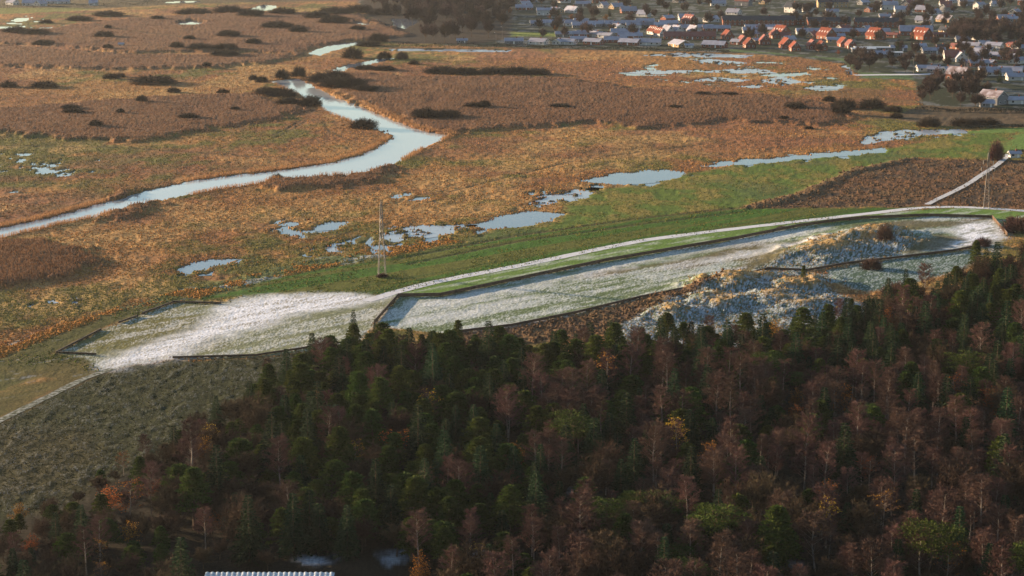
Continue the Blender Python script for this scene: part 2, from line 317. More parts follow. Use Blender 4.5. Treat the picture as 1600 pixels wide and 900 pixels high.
paint(P((-100,635),(0,612),(75,592),(85,606),(30,622),(-100,650)), 2, lambda i: mixc(np.tile(c_(.12, .1, .03), (len(i), 1)), c_(.36, .19, .06), sst(.45, .6, ns[i])), 4, lambda i, d: (ns[i]-.4)*1.2)
paint(Z_STUB, 5, lambda i: mixc(mixc(np.tile(c_(.046, .042, .014), (len(i), 1)), c_(.030, .036, .010), sst(.4, .6, n1[i])), c_(.26, .27, .30), sst(.62, .84, nf[i]*.5+n3[i]*.5)*.26), 2, lambda i, d: (n3[i]-.5)*.5, .5)
paint(Z_STRIP, 4, lambda i: mixc(np.tile(c_(.12, .21, .04), (len(i), 1)), c_(.50, .54, .50), sst(.48, .68, ns[i]*.5+ns2[i]*.5)*.6), 1.0, flat(.12), .1)
paint(Z_PADR, 4, lambda i: mixc(mixc(np.tile(c_(.12, .17, .075), (len(i), 1)), c_(.15, .115, .06), sst(.5, .7, fbm(sx[i]/60, sy[i]/14, 3, 41))*.8), WHITE, sst(.42, .66, ns[i]*.5+ns2[i]*.33+nf[i]*.17)*.5), 1.0, flat(.16), .1)
paint(Z_PADL, 4, lambda i: mixc(mixc(np.tile(c_(.14, .135, .045), (len(i), 1)), c_(.19, .21, .12), sst(.4, .6, n1[i])), WHITE, sst(.46, .64, ns[i]*.45+ns2[i]*.33+nf[i]*.22)*.42), 1.2, flat(.18), .3)
paint(Z_SNOW, 9, lambda i: mixc(np.tile(WHITE, (len(i), 1)), c_(.22, .20, .14), sst(.56, .70, ns2[i]*.6+nf[i]*.4)*.85), 6, flat(.12), 1.2)
paint(P((1490,352),(1540,344),(1566,358),(1566,372),(1520,386),(1460,392),(1440,384),(1480,374),(1500,366)), 9, lambda i: mixc(np.tile(WHITE, (len(i), 1)), c_(.2, .22, .16), sst(.55, .70, ns2[i])*.8), 5, flat(.12), 1.3)
for q in ([(625,500),(700,488),(820,462),(850,464),(720,494),(640,506)], [(1100,405),(1200,385),(1330,365),(1500,358),(1500,361),(1340,370),(1220,391),(1110,411)], [(740,516),(850,498),(980,470),(1060,450),(1060,453),(980,474),(850,502),(745,520)], [(640,470),(700,467),(900,424),(1150,379),(1300,354),(1300,358),(1150,384),(900,434),(700,478),(640,480)]):
    paint(P(*q), None, lambda i: mixc(np.tile(WHITE, (len(i), 1)), c_(.2, .22, .14), sst(.50, .66, ns2[i]*.6+nf[i]*.4)*.85), 4, None, 1.3, .6)
for q in ([(1140,430),(1200,404),(1270,395),(1260,408),(1200,418)], [(1330,352),(1420,344),(1520,347),(1490,354),(1400,360)], [(1400,392),(1470,366),(1510,376),(1480,388),(1420,398)]):
    paint(P(*q), None, lambda i: mixc(np.tile(c_(.085, .085, .045), (len(i), 1)), c_(.16, .13, .06), n2[i]), 3, None, 1.0, .9)
paint(Z_BROWN, 3, lambda i: mixc(np.tile(c_(.11, .065, .04), (len(i), 1)), c_(.18, .11, .05), sst(.4, .6, n2[i])), 2, lambda i, d: (n3[i]-.5)*.8+.2, .5)
paint(P((1290,424),(1330,413),(1400,405),(1490,394),(1530,388),(1530,410),(1440,440),(1360,455),(1290,445)), 4, lambda i: mixc(np.tile(c_(.07, .12, .085), (len(i), 1)), c_(.40, .46, .50), sst(.46, .68, ns2[i]*.5+nf[i]*.5)*.6), 2, flat(.2), .5)
paint(P((960,520),(1000,490),(1060,468),(1120,446),(1200,422),(1260,425),(1300,430),(1290,450),(1330,470),(1380,490),(1300,540),(960,570)), 8, lambda i: mixc(np.tile(c_(.10, .13, .085), (len(i), 1)), c_(.44, .49, .56), sst(.42, .66, n3[i]*.5+nf[i]*.5)*.7), 2, lambda i, d: (n3[i]-.5)*.6, .5)
paint(P((1170,424),(1230,400),(1290,380),(1340,362),(1400,360),(1440,374),(1405,400),(1330,410),(1260,422),(1200,420)), 8, lambda i: mixc(np.tile(c_(.10, .13, .08), (len(i), 1)), c_(.44, .49, .56), sst(.42, .66, n3[i]*.5+nf[i]*.5)*.7), 3, lambda i, d: (n3[i]-.5)*.6, .5)
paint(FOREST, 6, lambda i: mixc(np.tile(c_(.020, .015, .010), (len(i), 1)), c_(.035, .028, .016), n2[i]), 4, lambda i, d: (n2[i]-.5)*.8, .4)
for q in ([(465,864),(495,859),(520,866),(500,874),(470,872)], [(585,868),(605,861),(640,868),(640,878),(600,882)], [(895,750),(935,738),(945,748),(905,762)], [(1200,880),(1240,872),(1250,890),(1210,896)], [(730,855),(760,850),(770,860),(740,864)]):
    paint(P(*q), None, lambda i: mixc(np.tile(c_(.06, .06, .05), (len(i), 1)), c_(.50, .54, .60), sst(.42, .60, n2[i]*.5+n3[i]*.5)*.8), 2, None, 1.5)
# dune mounds
dune = np.zeros(N)
for dx, dy, dh, dr in DUNES:
    k = np.nonzero(np.abs(x-dx)+np.abs(y-dy) < dr*5)[0]
    dune[k] = np.maximum(dune[k], dh*.62*(.6+.8*n2[k])*np.exp(-((((x[k]+jx[k]*1.6-dx)*.8+(y[k]+jy[k]*1.6-dy)*.6)/1.7)**2+(-(x[k]+jx[k]*1.6-dx)*.6+(y[k]+jy[k]*1.6-dy)*.8)**2)/(2*(dr*.5)**2)))
z += dune; dz = dune
# marram grass on the crests: straw-coloured, no frost where the sun reaches it
# dry grass crowns on the mounds
k = np.nonzero((dz > 1.2) & ((zone == 8) | (zone == 4)))[0]
C[k] = mixc(C[k], c_(.40, .24, .08), sst(1.2, 2.8, dz[k])*sst(.40, .56, n2[k]*.6+n3[k]*.4)*.85)
zone[k[zone[k] == 4]] = 8
# water beds
for nm, (p, fz) in WATERS.items():
    paint(p, None, lambda i: np.tile(c_(.07, .055, .035), (len(i), 1)), .8, lambda i, d: np.minimum(-.15, -.65+(.75*sst(.60, .78, n2[i]*.5+n3[i]*.5) if fz else .0*d)+0*d) if not fz else -.5+.8*sst(.52, .66, n2[i]*.5+n3[i]*.5), .8)
i = np.nonzero((x > RIVER[:, 0].min()-12) & (x < RIVER[:, 0].max()+12) & (y > RIVER[:, 1].min()-16) & (y < RIVER[:, 1].max()+16))[0]
d = sdf(x[i]+jx[i]*.7, y[i]+jy[i]*.7+0, RIVER); d2 = sdf(x[i]+jx[i]*.7, y[i]+jy[i]*.7+3.0, RIVER); d = np.minimum(d, d2)
m = sst(1.2, -.6, d); C[i] = mixc(C[i], c_(.06, .05, .035), m); z[i] = z[i]*(1-m)-1.5*m; zone[i[(m > .3) & (zone[i] == 1)]] = 0
# flooded grass: many small wet hollows
FLOOD = [P((560,395),(590,362),(640,345),(740,345),(760,362),(700,380),(620,395)), P((420,360),(440,340),(560,338),(570,360),(540,398),(480,400)), P((-60,300),(-60,236),(60,240),(200,250),(160,262),(40,300)),
         P((960,116),(1000,104),(1080,88),(1200,92),(1300,110),(1330,140),(1250,142),(1120,134)), P((800,326),(830,300),(900,290),(960,294),(930,306),(870,322)), P((260,432),(280,405),(390,398),(390,410),(330,428)), P((30,480),(70,462),(140,466),(120,480)), P((880,300),(905,282),(1075,264),(1090,272),(1000,294)), P((1080,262),(1130,250),(1400,226),(1400,240),(1200,258)), P((1340,228),(1370,203),(1510,198),(1520,210),(1440,216)), P((-60,50),(-60,24),(60,24),(100,40),(60,50)), P((600,312),(630,300),(690,302),(680,318))]
FN = np.where(y > dep(150), fbm(x/16, y/15, 4, 92)-.05, fbm(x/6, y/10, 3, 91)-.03)
FN = FN-.03*(x/y < -.2)
for p in FLOOD:
    paint(p, None, lambda i: mixc(C[i], c_(.09, .10, .05), sst(.50, .60, FN[i])), 4, lambda i, d: z[i]-.75*sst(.57, .63, FN[i]), 1.0)
for q, wq in (([(-60,226),(200,231),(420,246)], 1.6), ([(-60,212),(250,222)], 1.2), ([(425,212),(450,200),(470,188)], .9), ([(432,214),(458,201),(478,189)], .9), ([(505,190),(515,205),(540,216)], .9), ([(-40,318),(200,290)], 1.0), ([(620,405),(800,369),(1000,341),(1150,325)], 1.5), ([(640,412),(810,377),(1010,349),(1160,331)], 1.0), ([(300,62),(200,50),(150,40)], 2.0), ([(700,300),(900,250),(1100,225)], .8)):
    d = dline(x, y, P(*q)); m = sst(wq+.8, wq*.4, d)*.7; C[:] = mixc(C, c_(.05, .045, .022), m); z -= m*.25
# tracks keep the ground level below them
for pl, wd in ((TRACK, 3.2), (FOOT, 4.5), (PATHL, 3.0)):
    d = dline(x, y, P(*pl)); m = sst(wd+1.5, wd, d); z = z*(1-m)
    zone[(d < wd) & (zone == 0)] = 2
C *= (.78+.44*nf)[:, None]
zi = z.reshape(nr, nc); idx = np.arange(N).reshape(nr, nc)
quads = np.stack([idx[:-1, :-1], idx[:-1, 1:], idx[1:, 1:], idx[1:, :-1]], -1).reshape(-1, 4)
qz = zone[quads[:, 0]]
V = np.stack([x, y, z], 1)
def ground_z(px, py):
    """height of the terrain sheet at a point"""
    r = np.searchsorted(yr, py); r = min(max(r, 0), nr-1); t = px/(py*1.02); c = min(max(np.searchsorted(tc, t), 0), nc-1); return float(zi[r, c])
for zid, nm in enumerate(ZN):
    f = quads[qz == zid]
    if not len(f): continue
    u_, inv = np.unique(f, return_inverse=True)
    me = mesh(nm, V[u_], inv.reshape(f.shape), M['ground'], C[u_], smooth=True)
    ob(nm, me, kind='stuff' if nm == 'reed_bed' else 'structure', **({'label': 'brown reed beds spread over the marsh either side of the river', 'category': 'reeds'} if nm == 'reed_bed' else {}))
# outlying ground down below the sheet, out to the horizon
ob('ground', mesh('ground', [(-40000,-20000,-6),(40000,-20000,-6),(40000,60000,-6),(-40000,60000,-6)], [(0,1,2,3)], mat('far_land', (.10, .085, .05), nscale=.01)), kind='structure')
# water sheets
def fan(name, p, zz, m, label, cat='pond', grow=3.0):
    c = p.mean(0); n = len(p); q = []
    for i in range(n):
        a, b2, d2 = p[i-1], p[i], p[(i+1) % n]; t = d2-a; t /= np.linalg.norm(t)+1e-9; q.append(b2+np.array([t[1], -t[0]])*(grow if area(p) > 0 else -grow))
    me = mesh(name, [(a, b2, zz) for a, b2 in q], [tuple(range(n))], m)
    if me.polygons[0].normal.z < 0: me.flip_normals()
    return ob(name, me, kind='structure')
def area(p): a = p; b2 = np.roll(p, -1, 0); return .5*np.sum(a[:, 0]*b2[:, 1]-b2[:, 0]*a[:, 1])
fan('river', RIVER, -.3, M['water'], 'river', grow=5.0)
for nm, (p, fz) in WATERS.items(): fan('pond', p, -.22, M['ice'] if fz else M['pond'], nm, grow=2.0)
for p in FLOOD: fan('flood_water', p, -.30, M['pond'], 'flood', grow=1.0)
def ribbon(name, pts, wd, zz, m):
    p = P(*pts); q = []
    for a, b2 in zip(p[:-1], p[1:]):
        L = max(2, int(np.linalg.norm(b2-a)/4)); q += [a+(b2-a)*k/L for k in range(L)]
    q.append(p[-1]); q = np.array(q); ker = np.ones(7)/7
    if len(q) > 20:
        e = np.pad(q, ((3, 3), (0, 0)), 'edge'); q = np.stack([np.convolve(e[:, k], ker, 'valid') for k in (0, 1)], 1)
    t = np.gradient(q, axis=0); t /= np.linalg.norm(t, axis=1)[:, None]; nn = np.stack([-t[:, 1], t[:, 0]], 1)
    wv = wd*(1+.25*(np.random.default_rng(3).random((len(q), 2))-.5)); n = len(q)
    v = np.concatenate([np.c_[q+nn*wv[:, :1], np.full(n, zz)], np.c_[q-nn*wv[:, 1:], np.full(n, zz)]])
    f = np.array([(i+n, i+n+1, i+1, i) for i in range(n-1)])
    return ob(name, mesh(name, v, f, m), kind='structure')
ribbon('gravel_track', TRACK, 2.2, .05, M['frost_track'])
ribbon('footpath', FOOT, 1.3, .28, mat('frosty_path', (.55, .56, .58), var=.15))
ribbon('field_path', PATHL, 1.2, .05, mat('frosty_grass_path', (.11, .12, .075), var=.4, nscale=.9, c2=(.27, .28, .26)))
ribbon('snowy_road', [(1335,117.5),(1370,117),(1430,116.5),(1480,115)], 4.0, .08, M['frost_track'])

# ------------------------------------------------------------------ grass tussocks and reeds (uncountable, joined)
def tussocks(name, n, pick, size, colf, label, cat, blades=5):
    """tufts of dry grass: a jittered cone of blades each"""
    pts = pick(n); n = len(pts)
    s = size(pts)*(.6+.8*rng.random(n)); k = blades
    ang = np.arange(k)/k*2*math.pi+rng.random((n, 1))*6.28; rr = s[:, None]*(.65+.6*rng.random((n, k)))
    bx = pts[:, 0, None]+np.cos(ang)*rr; by = pts[:, 1, None]+np.sin(ang)*rr*1.1
    top = pts[:, :2, None]*0+0
    hz = s*(.40+.45*rng.random(n)); base = pts[:, 2]
    mx = pts[:, 0, None]+np.cos(ang+.5)*rr*.55; my = pts[:, 1, None]+np.sin(ang+.5)*rr*.55; mz = base[:, None]+hz[:, None]*(.55+.4*rng.random((n, k)))
    tx = pts[:, 0]+s*.2*rng.normal(size=n); ty = pts[:, 1]+s*.2*rng.normal(size=n); tz = base+hz
    v = np.zeros((n, 2*k+1, 3)); v[:, :k, 0] = bx; v[:, :k, 1] = by; v[:, :k, 2] = base[:, None]-.25
    v[:, k:2*k, 0] = mx; v[:, k:2*k, 1] = my; v[:, k:2*k, 2] = mz; v[:, 2*k] = np.stack([tx, ty, tz], 1)
    f = []
    for i in range(k):
        j = (i+1) % k; f += [(i, j, k+i), (j, k+j, k+i), (k+i, k+j, 2*k)]
    f = (np.array(f)[None]+(np.arange(n)*(2*k+1))[:, None, None]).reshape(-1, 3)
    c = np.repeat(colf(pts), 2*k+1, 0)
    ob(name, mesh(name, v.reshape(-1, 3), f, M['tuft'], c), kind='stuff', label=label, category=cat)
def pick_zone(zid, cond=None, vlo=90, vhi=600):
    def f(n):
        ok = (zone == zid) & (z > -.15) & (y < dep(vlo)) & (y > dep(vhi)) & (np.abs(x/y) < .29)
        if cond is not None: ok &= cond
        i = np.nonzero(ok)[0]
        if len(i) == 0: return np.zeros((0, 3))
        i = rng.choice(i, min(n, len(i)), replace=False)
        return np.stack([x[i]+rng.normal(size=len(i))*.6, y[i]+rng.normal(size=len(i))*1.2, z[i], i], 1)
    return f
clump = fbm(x/16, y/20, 3, 51)
def marsh_tc(p):
    i = p[:, 3].astype(int); t = rng.random(len(i)); k = mixc(np.tile(c_(.28, .115, .044), (len(i), 1)), c_(.52, .275, .085), t)*(.6+.8*rng.random((len(i), 1)))
    k = mixc(k, c_(.20, .19, .045), sst(.48, .62, nb_[i]*.6+n2[i]*.4)*.85); k = mixc(k, c_(.33, .15, .08), sst(.52, .66, nb2[i])*.6); return k
tussocks('marsh_grass', 92000, pick_zone(0, clump+.45*nf > .52), lambda p: .17+p[:, 1]*.00022, marsh_tc, 'orange straw coloured grass tussocks covering the open marsh', 'grass', 3)
tussocks('meadow_grass', 9000, pick_zone(2, (n2 > .45) & (z < .6), 190, 580), lambda p: .30+0*p[:, 0], lambda p: mixc(np.tile(c_(.08, .13, .02), (len(p), 1)), c_(.28, .20, .05), rng.random(len(p))**2), 'rough green and straw grass tufts on the meadows', 'grass', 3)
tussocks('bank_grass', 3000, pick_zone(0, (sdf(x, y, Z_BANK) < 0) & (fbm(x/10, y/10, 3, 31) > .53)), lambda p: .45+0*p[:, 0], lambda p: np.tile(c_(.46, .215, .055), (len(p), 1))*(.7+.6*rng.random((len(p), 1))), 'bright orange tussocks along the ditch bank below the meadow', 'grass')
shore = np.full(N, 99.0)
for nm in ('pond_a', 'pond_b', 'pond_c', 'pond_d', 'pond_e', 'pond_h', 'pond_k', 'pond_g', 'pond_f'):
    p = WATERS[nm][0]; i = np.nonzero((x > p[:, 0].min()-20) & (x < p[:, 0].max()+20) & (y > p[:, 1].min()-25) & (y < p[:, 1].max()+25))[0]; shore[i] = np.minimum(shore[i], sdf(x[i], y[i], p))
tussocks('shore_grass', 1300, pick_zone(0, (shore < 9)), lambda p: .34+0*p[:, 0], lambda p: np.tile(c_(.42, .20, .06), (len(p), 1))*(.7+.6*rng.random((len(p), 1))), 'rusty orange grass clumps on the pond shores', 'grass')
tussocks('dune_grass', 6000, pick_zone(8, None, 300, 580), lambda p: .28+0*p[:, 0], lambda p: np.where((rng.random(len(p)) < .7+.28*sst(1.2, 2.6, dz[p[:, 3].astype(int)]))[:, None], c_(.30, .20, .085), c_(.34, .37, .40))*(.7+.5*rng.random((len(p), 1))), 'frosted marram grass on the sand dunes', 'grass')
tussocks('field_grass', 5000, pick_zone(3, None, 200, 580), lambda p: .55+0*p[:, 0], lambda p: np.tile(c_(.15, .09, .05), (len(p), 1))*(.6+.8*rng.random((len(p), 1))), 'brown heather tufts on the heath field and the strip below the fence', 'heather')
tussocks('stubble_tufts', 14000, pick_zone(5, None, 400, 900), lambda p: .15+0*p[:, 0], lambda p: np.where((rng.random(len(p)) < .10)[:, None], c_(.20, .205, .22), c_(.050, .047, .016))*(.6+.7*rng.random((len(p), 1))), 'frosted stubble tufts on the dark olive field', 'stubble')
def blades(name, pts, h, wd, k, c, label, cat='reeds', spread=.6):
    n = len(pts); b0 = np.repeat(pts[:, :3], k, 0); m = n*k
    off = rng.normal(size=(m, 2))*spread; a = rng.random(m)*3.14; hh = h*(.6+.6*rng.random(m)); lean = rng.normal(size=(m, 2))*.18*hh[:, None]
    v = np.zeros((m, 4, 3)); ww = wd*(.6+.8*rng.random(m))
    for q, s in ((0, -1), (1, 1)):
        v[:, q, 0] = b0[:, 0]+off[:, 0]+np.cos(a)*ww*s; v[:, q, 1] = b0[:, 1]+off[:, 1]+np.sin(a)*ww*s; v[:, q, 2] = b0[:, 2]-.3
    for q, s in ((2, .6), (3, -.6)):
        v[:, q, 0] = b0[:, 0]+off[:, 0]+lean[:, 0]+np.cos(a)*ww*s; v[:, q, 1] = b0[:, 1]+off[:, 1]+lean[:, 1]+np.sin(a)*ww*s; v[:, q, 2] = b0[:, 2]+hh
    f = np.arange(m*4).reshape(m, 4); cc = np.repeat(np.asarray(c)[None]*(.7+.6*rng.random((m, 1))), 4, 0)
    ob(name, mesh(name, v.reshape(-1, 3), f, M['tuft'], cc), kind='stuff', label=label, category=cat)
rd = np.full(N, 99.0); i = np.nonzero((x > RIVER[:, 0].min()-10) & (x < RIVER[:, 0].max()+10) & (y > RIVER[:, 1].min()-10) & (y < RIVER[:, 1].max()+10))[0]
rd[i] = sdf(x[i], y[i], RIVER)
i = np.nonzero((rd > 1.5) & (rd < 5.0) & (z > -.6) & (fbm(x/30, y/30, 2, 61) > .40))[0]; i = rng.choice(i, min(3000, len(i)), replace=False)
blades('river_reeds', np.stack([x[i], y[i], np.maximum(z[i], -.3)], 1), 1.3, .06, 5, (.36, .20, .095), 'pale brown reeds fringing the river banks')
i = np.nonzero(zone == 1)[0]; i = i[np.abs(x[i]/y[i]) < .29]; i = rng.choice(i, 26000, replace=False)
blades('reed_heads', np.stack([x[i], y[i], z[i]-.3], 1), .9, .12, 4, (.175, .094, .052), 'feathery reed heads rising from the reed beds', spread=1.3)

# ------------------------------------------------------------------ trees
class TB:
    """collects thin triangles / quads"""
    def __init__(s): s.v = []; s.f = []
    def tube(s, a, b2, r0, r1, k=5):
        a = np.array(a, float); b2 = np.array(b2, float); d = b2-a; d /= np.linalg.norm(d)+1e-9
        u = np.cross(d, (0.3, 1, .2)); u /= np.linalg.norm(u); w_ = np.cross(d, u); n0 = len(s.v)
        for c, r in ((a, r0), (b2, r1)):
            for i in range(k):
                t = i/k*6.2832; s.v.append(c+(u*math.cos(t)+w_*math.sin(t))*r)
        for i in range(k):
            j = (i+1) % k; s.f.append((n0+i, n0+j, n0+k+j)); s.f.append((n0+i, n0+k+j, n0+k+i))
    def twig(s, a, b2, wd):
        d = b2-a; u = np.cross(d, rng.normal(size=3)); u /= np.linalg.norm(u)+1e-9; n0 = len(s.v)
        s.v += [a-u*wd, a+u*wd, b2]; s.f.append((n0, n0+1, n0+2))
    def leaf(s, c, d, L, wd):
        u = np.cross(d, rng.normal(size=3)); u /= np.linalg.norm(u)+1e-9; n0 = len(s.v)
        s.v += [c-u*wd*.5, c+d*L*.5-u*wd, c+d*L, c+d*L*.5+u*wd]; s.f += [(n0, n0+1, n0+2), (n0, n0+2, n0+3)]
    def me(s, name, m): return mesh(name, np.array(s.v), np.array(s.f), m)
def unit(v): return v/(np.linalg.norm(v)+1e-9)
def make_pine(h, rad, lean=0.0, low=.12, flat_top=False):
    t = TB(); c = TB(); top = np.array([lean*h, 0, h*.97]); pts = [np.zeros(3)]
    for k in range(1, 6): pts.append(top*k/5*np.array([1, 1, 1])+np.append(rng.normal(size=2)*.12, 0))
    for k in range(5): t.tube(pts[k], pts[k+1], .17*(1-k/5.6)*h/9, .17*(1-(k+1)/5.6)*h/9)
    n = 46 if not flat_top else 30
    for k in range(n):
        f = low+(1-low)*((k+.5)/n)**.9
        if flat_top: f = .55+.45*((k+.5)/n)
        ax = top*f; prof = (1-f)**.62*(.75+.5*rng.random()) if not flat_top else (1.0-abs(f-.8)*2.0)*(.4+.8*rng.random())
        a = k*2.4+rng.random(); d = np.array([math.cos(a), math.sin(a), 0]); rr = rad*prof
        cen = ax+d*rr*.8+np.array([0, 0, rr*.22]); cr = (.42+.4*rng.random())*(1.0 if not flat_top else 1.25)*(.6+.6*(1-f) if not flat_top else 1)
        cr *= rad/2.2
        t.tube(ax-np.array([0, 0, .12*rr]), cen, .05, .015, 3)
        for q in range(46 if not flat_top else 90):
            o = unit(rng.normal(size=3)); o[2] = abs(o[2])*.8-.15; e = cen+o*np.array([cr*1.25, cr*1.25, cr*(.75 if not flat_top else .4)])*rng.random()**.4
            c.leaf(e, unit(o+np.array([0, 0, .7])+rng.normal(size=3)*.35), (.34+.24*rng.random())*(.6 if flat_top else 1), .13*(.6 if flat_top else 1))
    return t.me('trunk', M['bark']), c.me('crown', M['pine'])
def make_spruce(h, rad):
    t = TB(); c = TB(); t.tube((0, 0, 0), (0, 0, h*.98), .16*h/10, .02)
    nl = 27
    for k in range(nl):
        f = .06+.93*(k+.3*rng.random())/nl; L = rad*(1-f)**.85*(.8+.35*rng.random())+.12; nb = max(5, int(9*(1-f)+4))
        for j in range(nb):
            a = j/nb*6.2832+k*.7+rng.random()*.4; d = np.array([math.cos(a), math.sin(a), 0]); l = L*(.75+.45*rng.random())
            p0 = np.array([0, 0, h*f]); n = max(3, int(l/.26))
            for q in range(n):
                s = (q+.6)/n; e = p0+d*l*s+np.array([0, 0, .15*l*s-.42*l*s*s])
                for sg in (-1, 1):
                    dd = unit(d*.8+np.array([-d[1], d[0], 0])*sg*(.9-.5*s)+np.array([0, 0, -.15+.4*rng.random()])); c.leaf(e, dd, .40+.25*(1-s)*l*.4, .13)
    return t.me('trunk', M['bark']), c.me('crown', M['spruce'])
def make_bare(h, rad, start=.3, nb=26, up=1.15, m='birch_twig', bark='birch_bark', wd=.026, leaves=None, ns=17, nt=8, round_=False, lsize=.24):
    t = TB(); c = TB(); lf = TB(); top = np.array([rng.normal()*.25, rng.normal()*.25, h*.96]); mid = top*.5+np.append(rng.normal(size=2)*.15, 0)
    r0 = .011*h
    if not round_: t.tube((0, 0, 0), mid, r0, r0*.6); t.tube(mid, top, r0*.6, .015)
    else: t.tube((0, 0, 0), mid*.7, r0*1.25, r0*.8)
    for k in range(nb):
        f = start+(1-start)*(k+.4)/nb; a = k*2.4+rng.random()*.8; d = np.array([math.cos(a), math.sin(a), 0])
        if round_:
            o = mid*.7*(.55+.45*rng.random()); el = .25+1.2*rng.random()**.8; q = np.array([math.cos(el)*d[0]*rad, math.cos(el)*d[1]*rad, math.sin(el)*h*.62]); e = o+q*(.8+.3*rng.random())
        else:
            o = mid*(f/.5) if f < .5 else mid+(top-mid)*(f-.5)/.5
            L = rad*(1.15-abs(f-.5)*1.1)*(.7+.5*rng.random())*(1-f*.45); e = o+d*L+np.array([0, 0, L*up*(.8+.5*rng.random())])
        t.tube(o, o+(e-o)*.75, .035 if round_ else .022, .012, 3)
        for j in range(ns):
            s = .25+.75*(j+rng.random())/ns; b0 = o+(e-o)*s; dd = unit(unit(e-o)+rng.normal(size=3)*.6+np.array([0, 0, .35])); l = (.5+.6*rng.random())*rad/2.2*(1.15-.5*s); b1 = b0+dd*l
            c.twig(b0, b1, wd)
            for q in range(nt):
                g = b0+(b1-b0)*(.2+.8*rng.random()); c.twig(g, g+unit(dd+rng.normal(size=3)*.7+np.array([0, 0, .3]))*(.35+.4*rng.random())*rad/2.2, wd*.9)
            if leaves and rng.random() < leaves[1]*(.3+f):
                for q in range(6): lf.leaf(b1+rng.normal(size=3)*.22*rad/2.2, unit(rng.normal(size=3)), lsize, lsize*.4)
    r = [t.me('trunk', M[bark]), c.me('twigs', M[m])]
    if leaves: r.append(lf.me('leaves', M[leaves[0]]))
    return tuple(r)
def make_bush(m='willow_twig', n=900, leaves=None):
    """dome of upright twigs, one metre radius and one metre high"""
    c = TB(); lf = TB()
    for k in range(n):
        a = rng.random()*6.28; el = math.asin(rng.random()**.75); rr = .5+.5*rng.random()**.3; d = np.array([math.cos(a)*math.cos(el), math.sin(a)*math.cos(el), math.sin(el)])
        lump = 1+.12*math.sin(a*3+el*4)
        e = d*rr*lump; s = e*.45+np.array([0, 0, -.02]); c.twig(s, e, .02)
        for q in range(3): g = s+(e-s)*(.5+.5*rng.random()); c.twig(g, g+unit(d+rng.normal(size=3)*.5+np.array([0, 0, .3]))*.07, .016)
        if leaves and rng.random() < .8:
            for q in range(3): lf.leaf(e+rng.normal(size=3)*.05, unit(rng.normal(size=3)), .07, .03)
    r = [c.me('twigs', M[m])]
    if leaves: r.append(lf.me('leaves', M[leaves]))
    t = TB()
    for k in range(5): a = k*1.26; t.tube((0, 0, -.03), (math.cos(a)*.45, math.sin(a)*.45, .5), .03, .012, 4)
    r.append(t.me('stem', M['bark'])); return tuple(r)
KIND = {
 'pine': [make_pine(9, 2.3), make_pine(10, 2.2), make_pine(8, 2.5), make_pine(11, 2.3, low=.3), make_pine(9, 2.0, low=.2), make_pine(7.5, 2.4)],
 'flatpine': [make_pine(10, 3.0, .12, flat_top=True), make_pine(9, 3.2, -.1, flat_top=True)],
 'spruce': [make_spruce(11, 2.3), make_spruce(12, 2.2), make_spruce(9, 2.1), make_spruce(13, 2.6)],
 'birch': [make_bare(11, 2.1), make_bare(12, 2.0, .35), make_bare(10, 2.2, .25), make_bare(12.5, 1.8, .4), make_bare(9, 1.9)],
 'bare': [make_bare(9, 3.0, .2, 20, .8, 'oak_twig', 'bark', .030, None, 19, 9, True), make_bare(10, 3.2, .2, 22, .8, 'oak_twig', 'bark', .030, None, 19, 9, True), make_bare(8, 2.8, .2, 18, .8, 'oak_twig', 'bark', .030, None, 19, 9, True), make_bare(7, 2.6, .2, 18, .8, 'oak_twig', 'bark', .030, None, 19, 9, True)],
 'orange': [make_bare(9, 2.6, .2, 20, .8, 'oak_twig', 'bark', .03, ('orange_leaf', .62), 11, 4, True), make_bare(8, 2.4, .2, 18, .8, 'oak_twig', 'bark', .03, ('orange_leaf', .5), 11, 4, True)],
 'yellow': [make_bare(10, 2.0, .3, 22, .9, 'birch_twig', 'birch_bark', .028, ('yellow_leaf', .16), 11, 5), make_bare(9.5, 2.0, .3, 22, .9, 'birch_twig', 'birch_bark', .028, ('orange_leaf', .14), 11, 5)],
 'bush': [make_bush(), make_bush(), make_bush(), make_bush()],
 'redbush': [make_bush('birch_twig'), make_bush('birch_twig', 700)],
 'towntree': [make_bare(10, 4.2, .2, 26, .8, 'town_twig', 'bark', .10, None, 15, 6, True), make_bare(9, 4.4, .2, 26, .8, 'town_twig', 'bark', .10, None, 15, 6, True), make_bare(11, 4.2, .2, 26, .8, 'town_twig', 'bark', .10, None, 15, 6, True)],
 'rusttree': [make_bare(8, 3.6, .2, 20, .8, 'oak_twig', 'bark', .05, ('orange_leaf', .35), 11, 4, True, .4)],
}
KIND['woodtree'] = KIND['towntree']
NAME = {'pine': 'pine_tree', 'flatpine': 'pine_tree', 'spruce': 'spruce_tree', 'birch': 'birch_tree', 'bare': 'bare_tree', 'orange': 'oak_tree', 'yellow': 'birch_tree', 'bush': 'willow_bush', 'redbush': 'bramble_bush', 'towntree': 'garden_tree', 'woodtree': 'woodland_tree', 'rusttree': 'beech_tree'}
CAT = {k: q.replace('_', ' ') for k, q in NAME.items()}
def tree(kind, X_, Y_, s, label, group=None, var=None, sz=None, rz=None):
    ms = KIND[kind][var if var is not None else random.randrange(len(KIND[kind]))]
    e = bpy.data.objects.new(NAME[kind], None); col.objects.link(e); e.empty_display_size = .5
    e.location = (X_, Y_, ground_z(X_, Y_)-.05); e.rotation_euler = (0, 0, random.random()*6.28 if rz is None else rz); e.scale = (s, s, sz or (s*.8 if kind == 'flatpine' else s))
    e['label'] = label; e['category'] = CAT[kind]
    if group: e['group'] = group
    for m in ms: ob(m.name.split('.')[0], m, e)
    return e

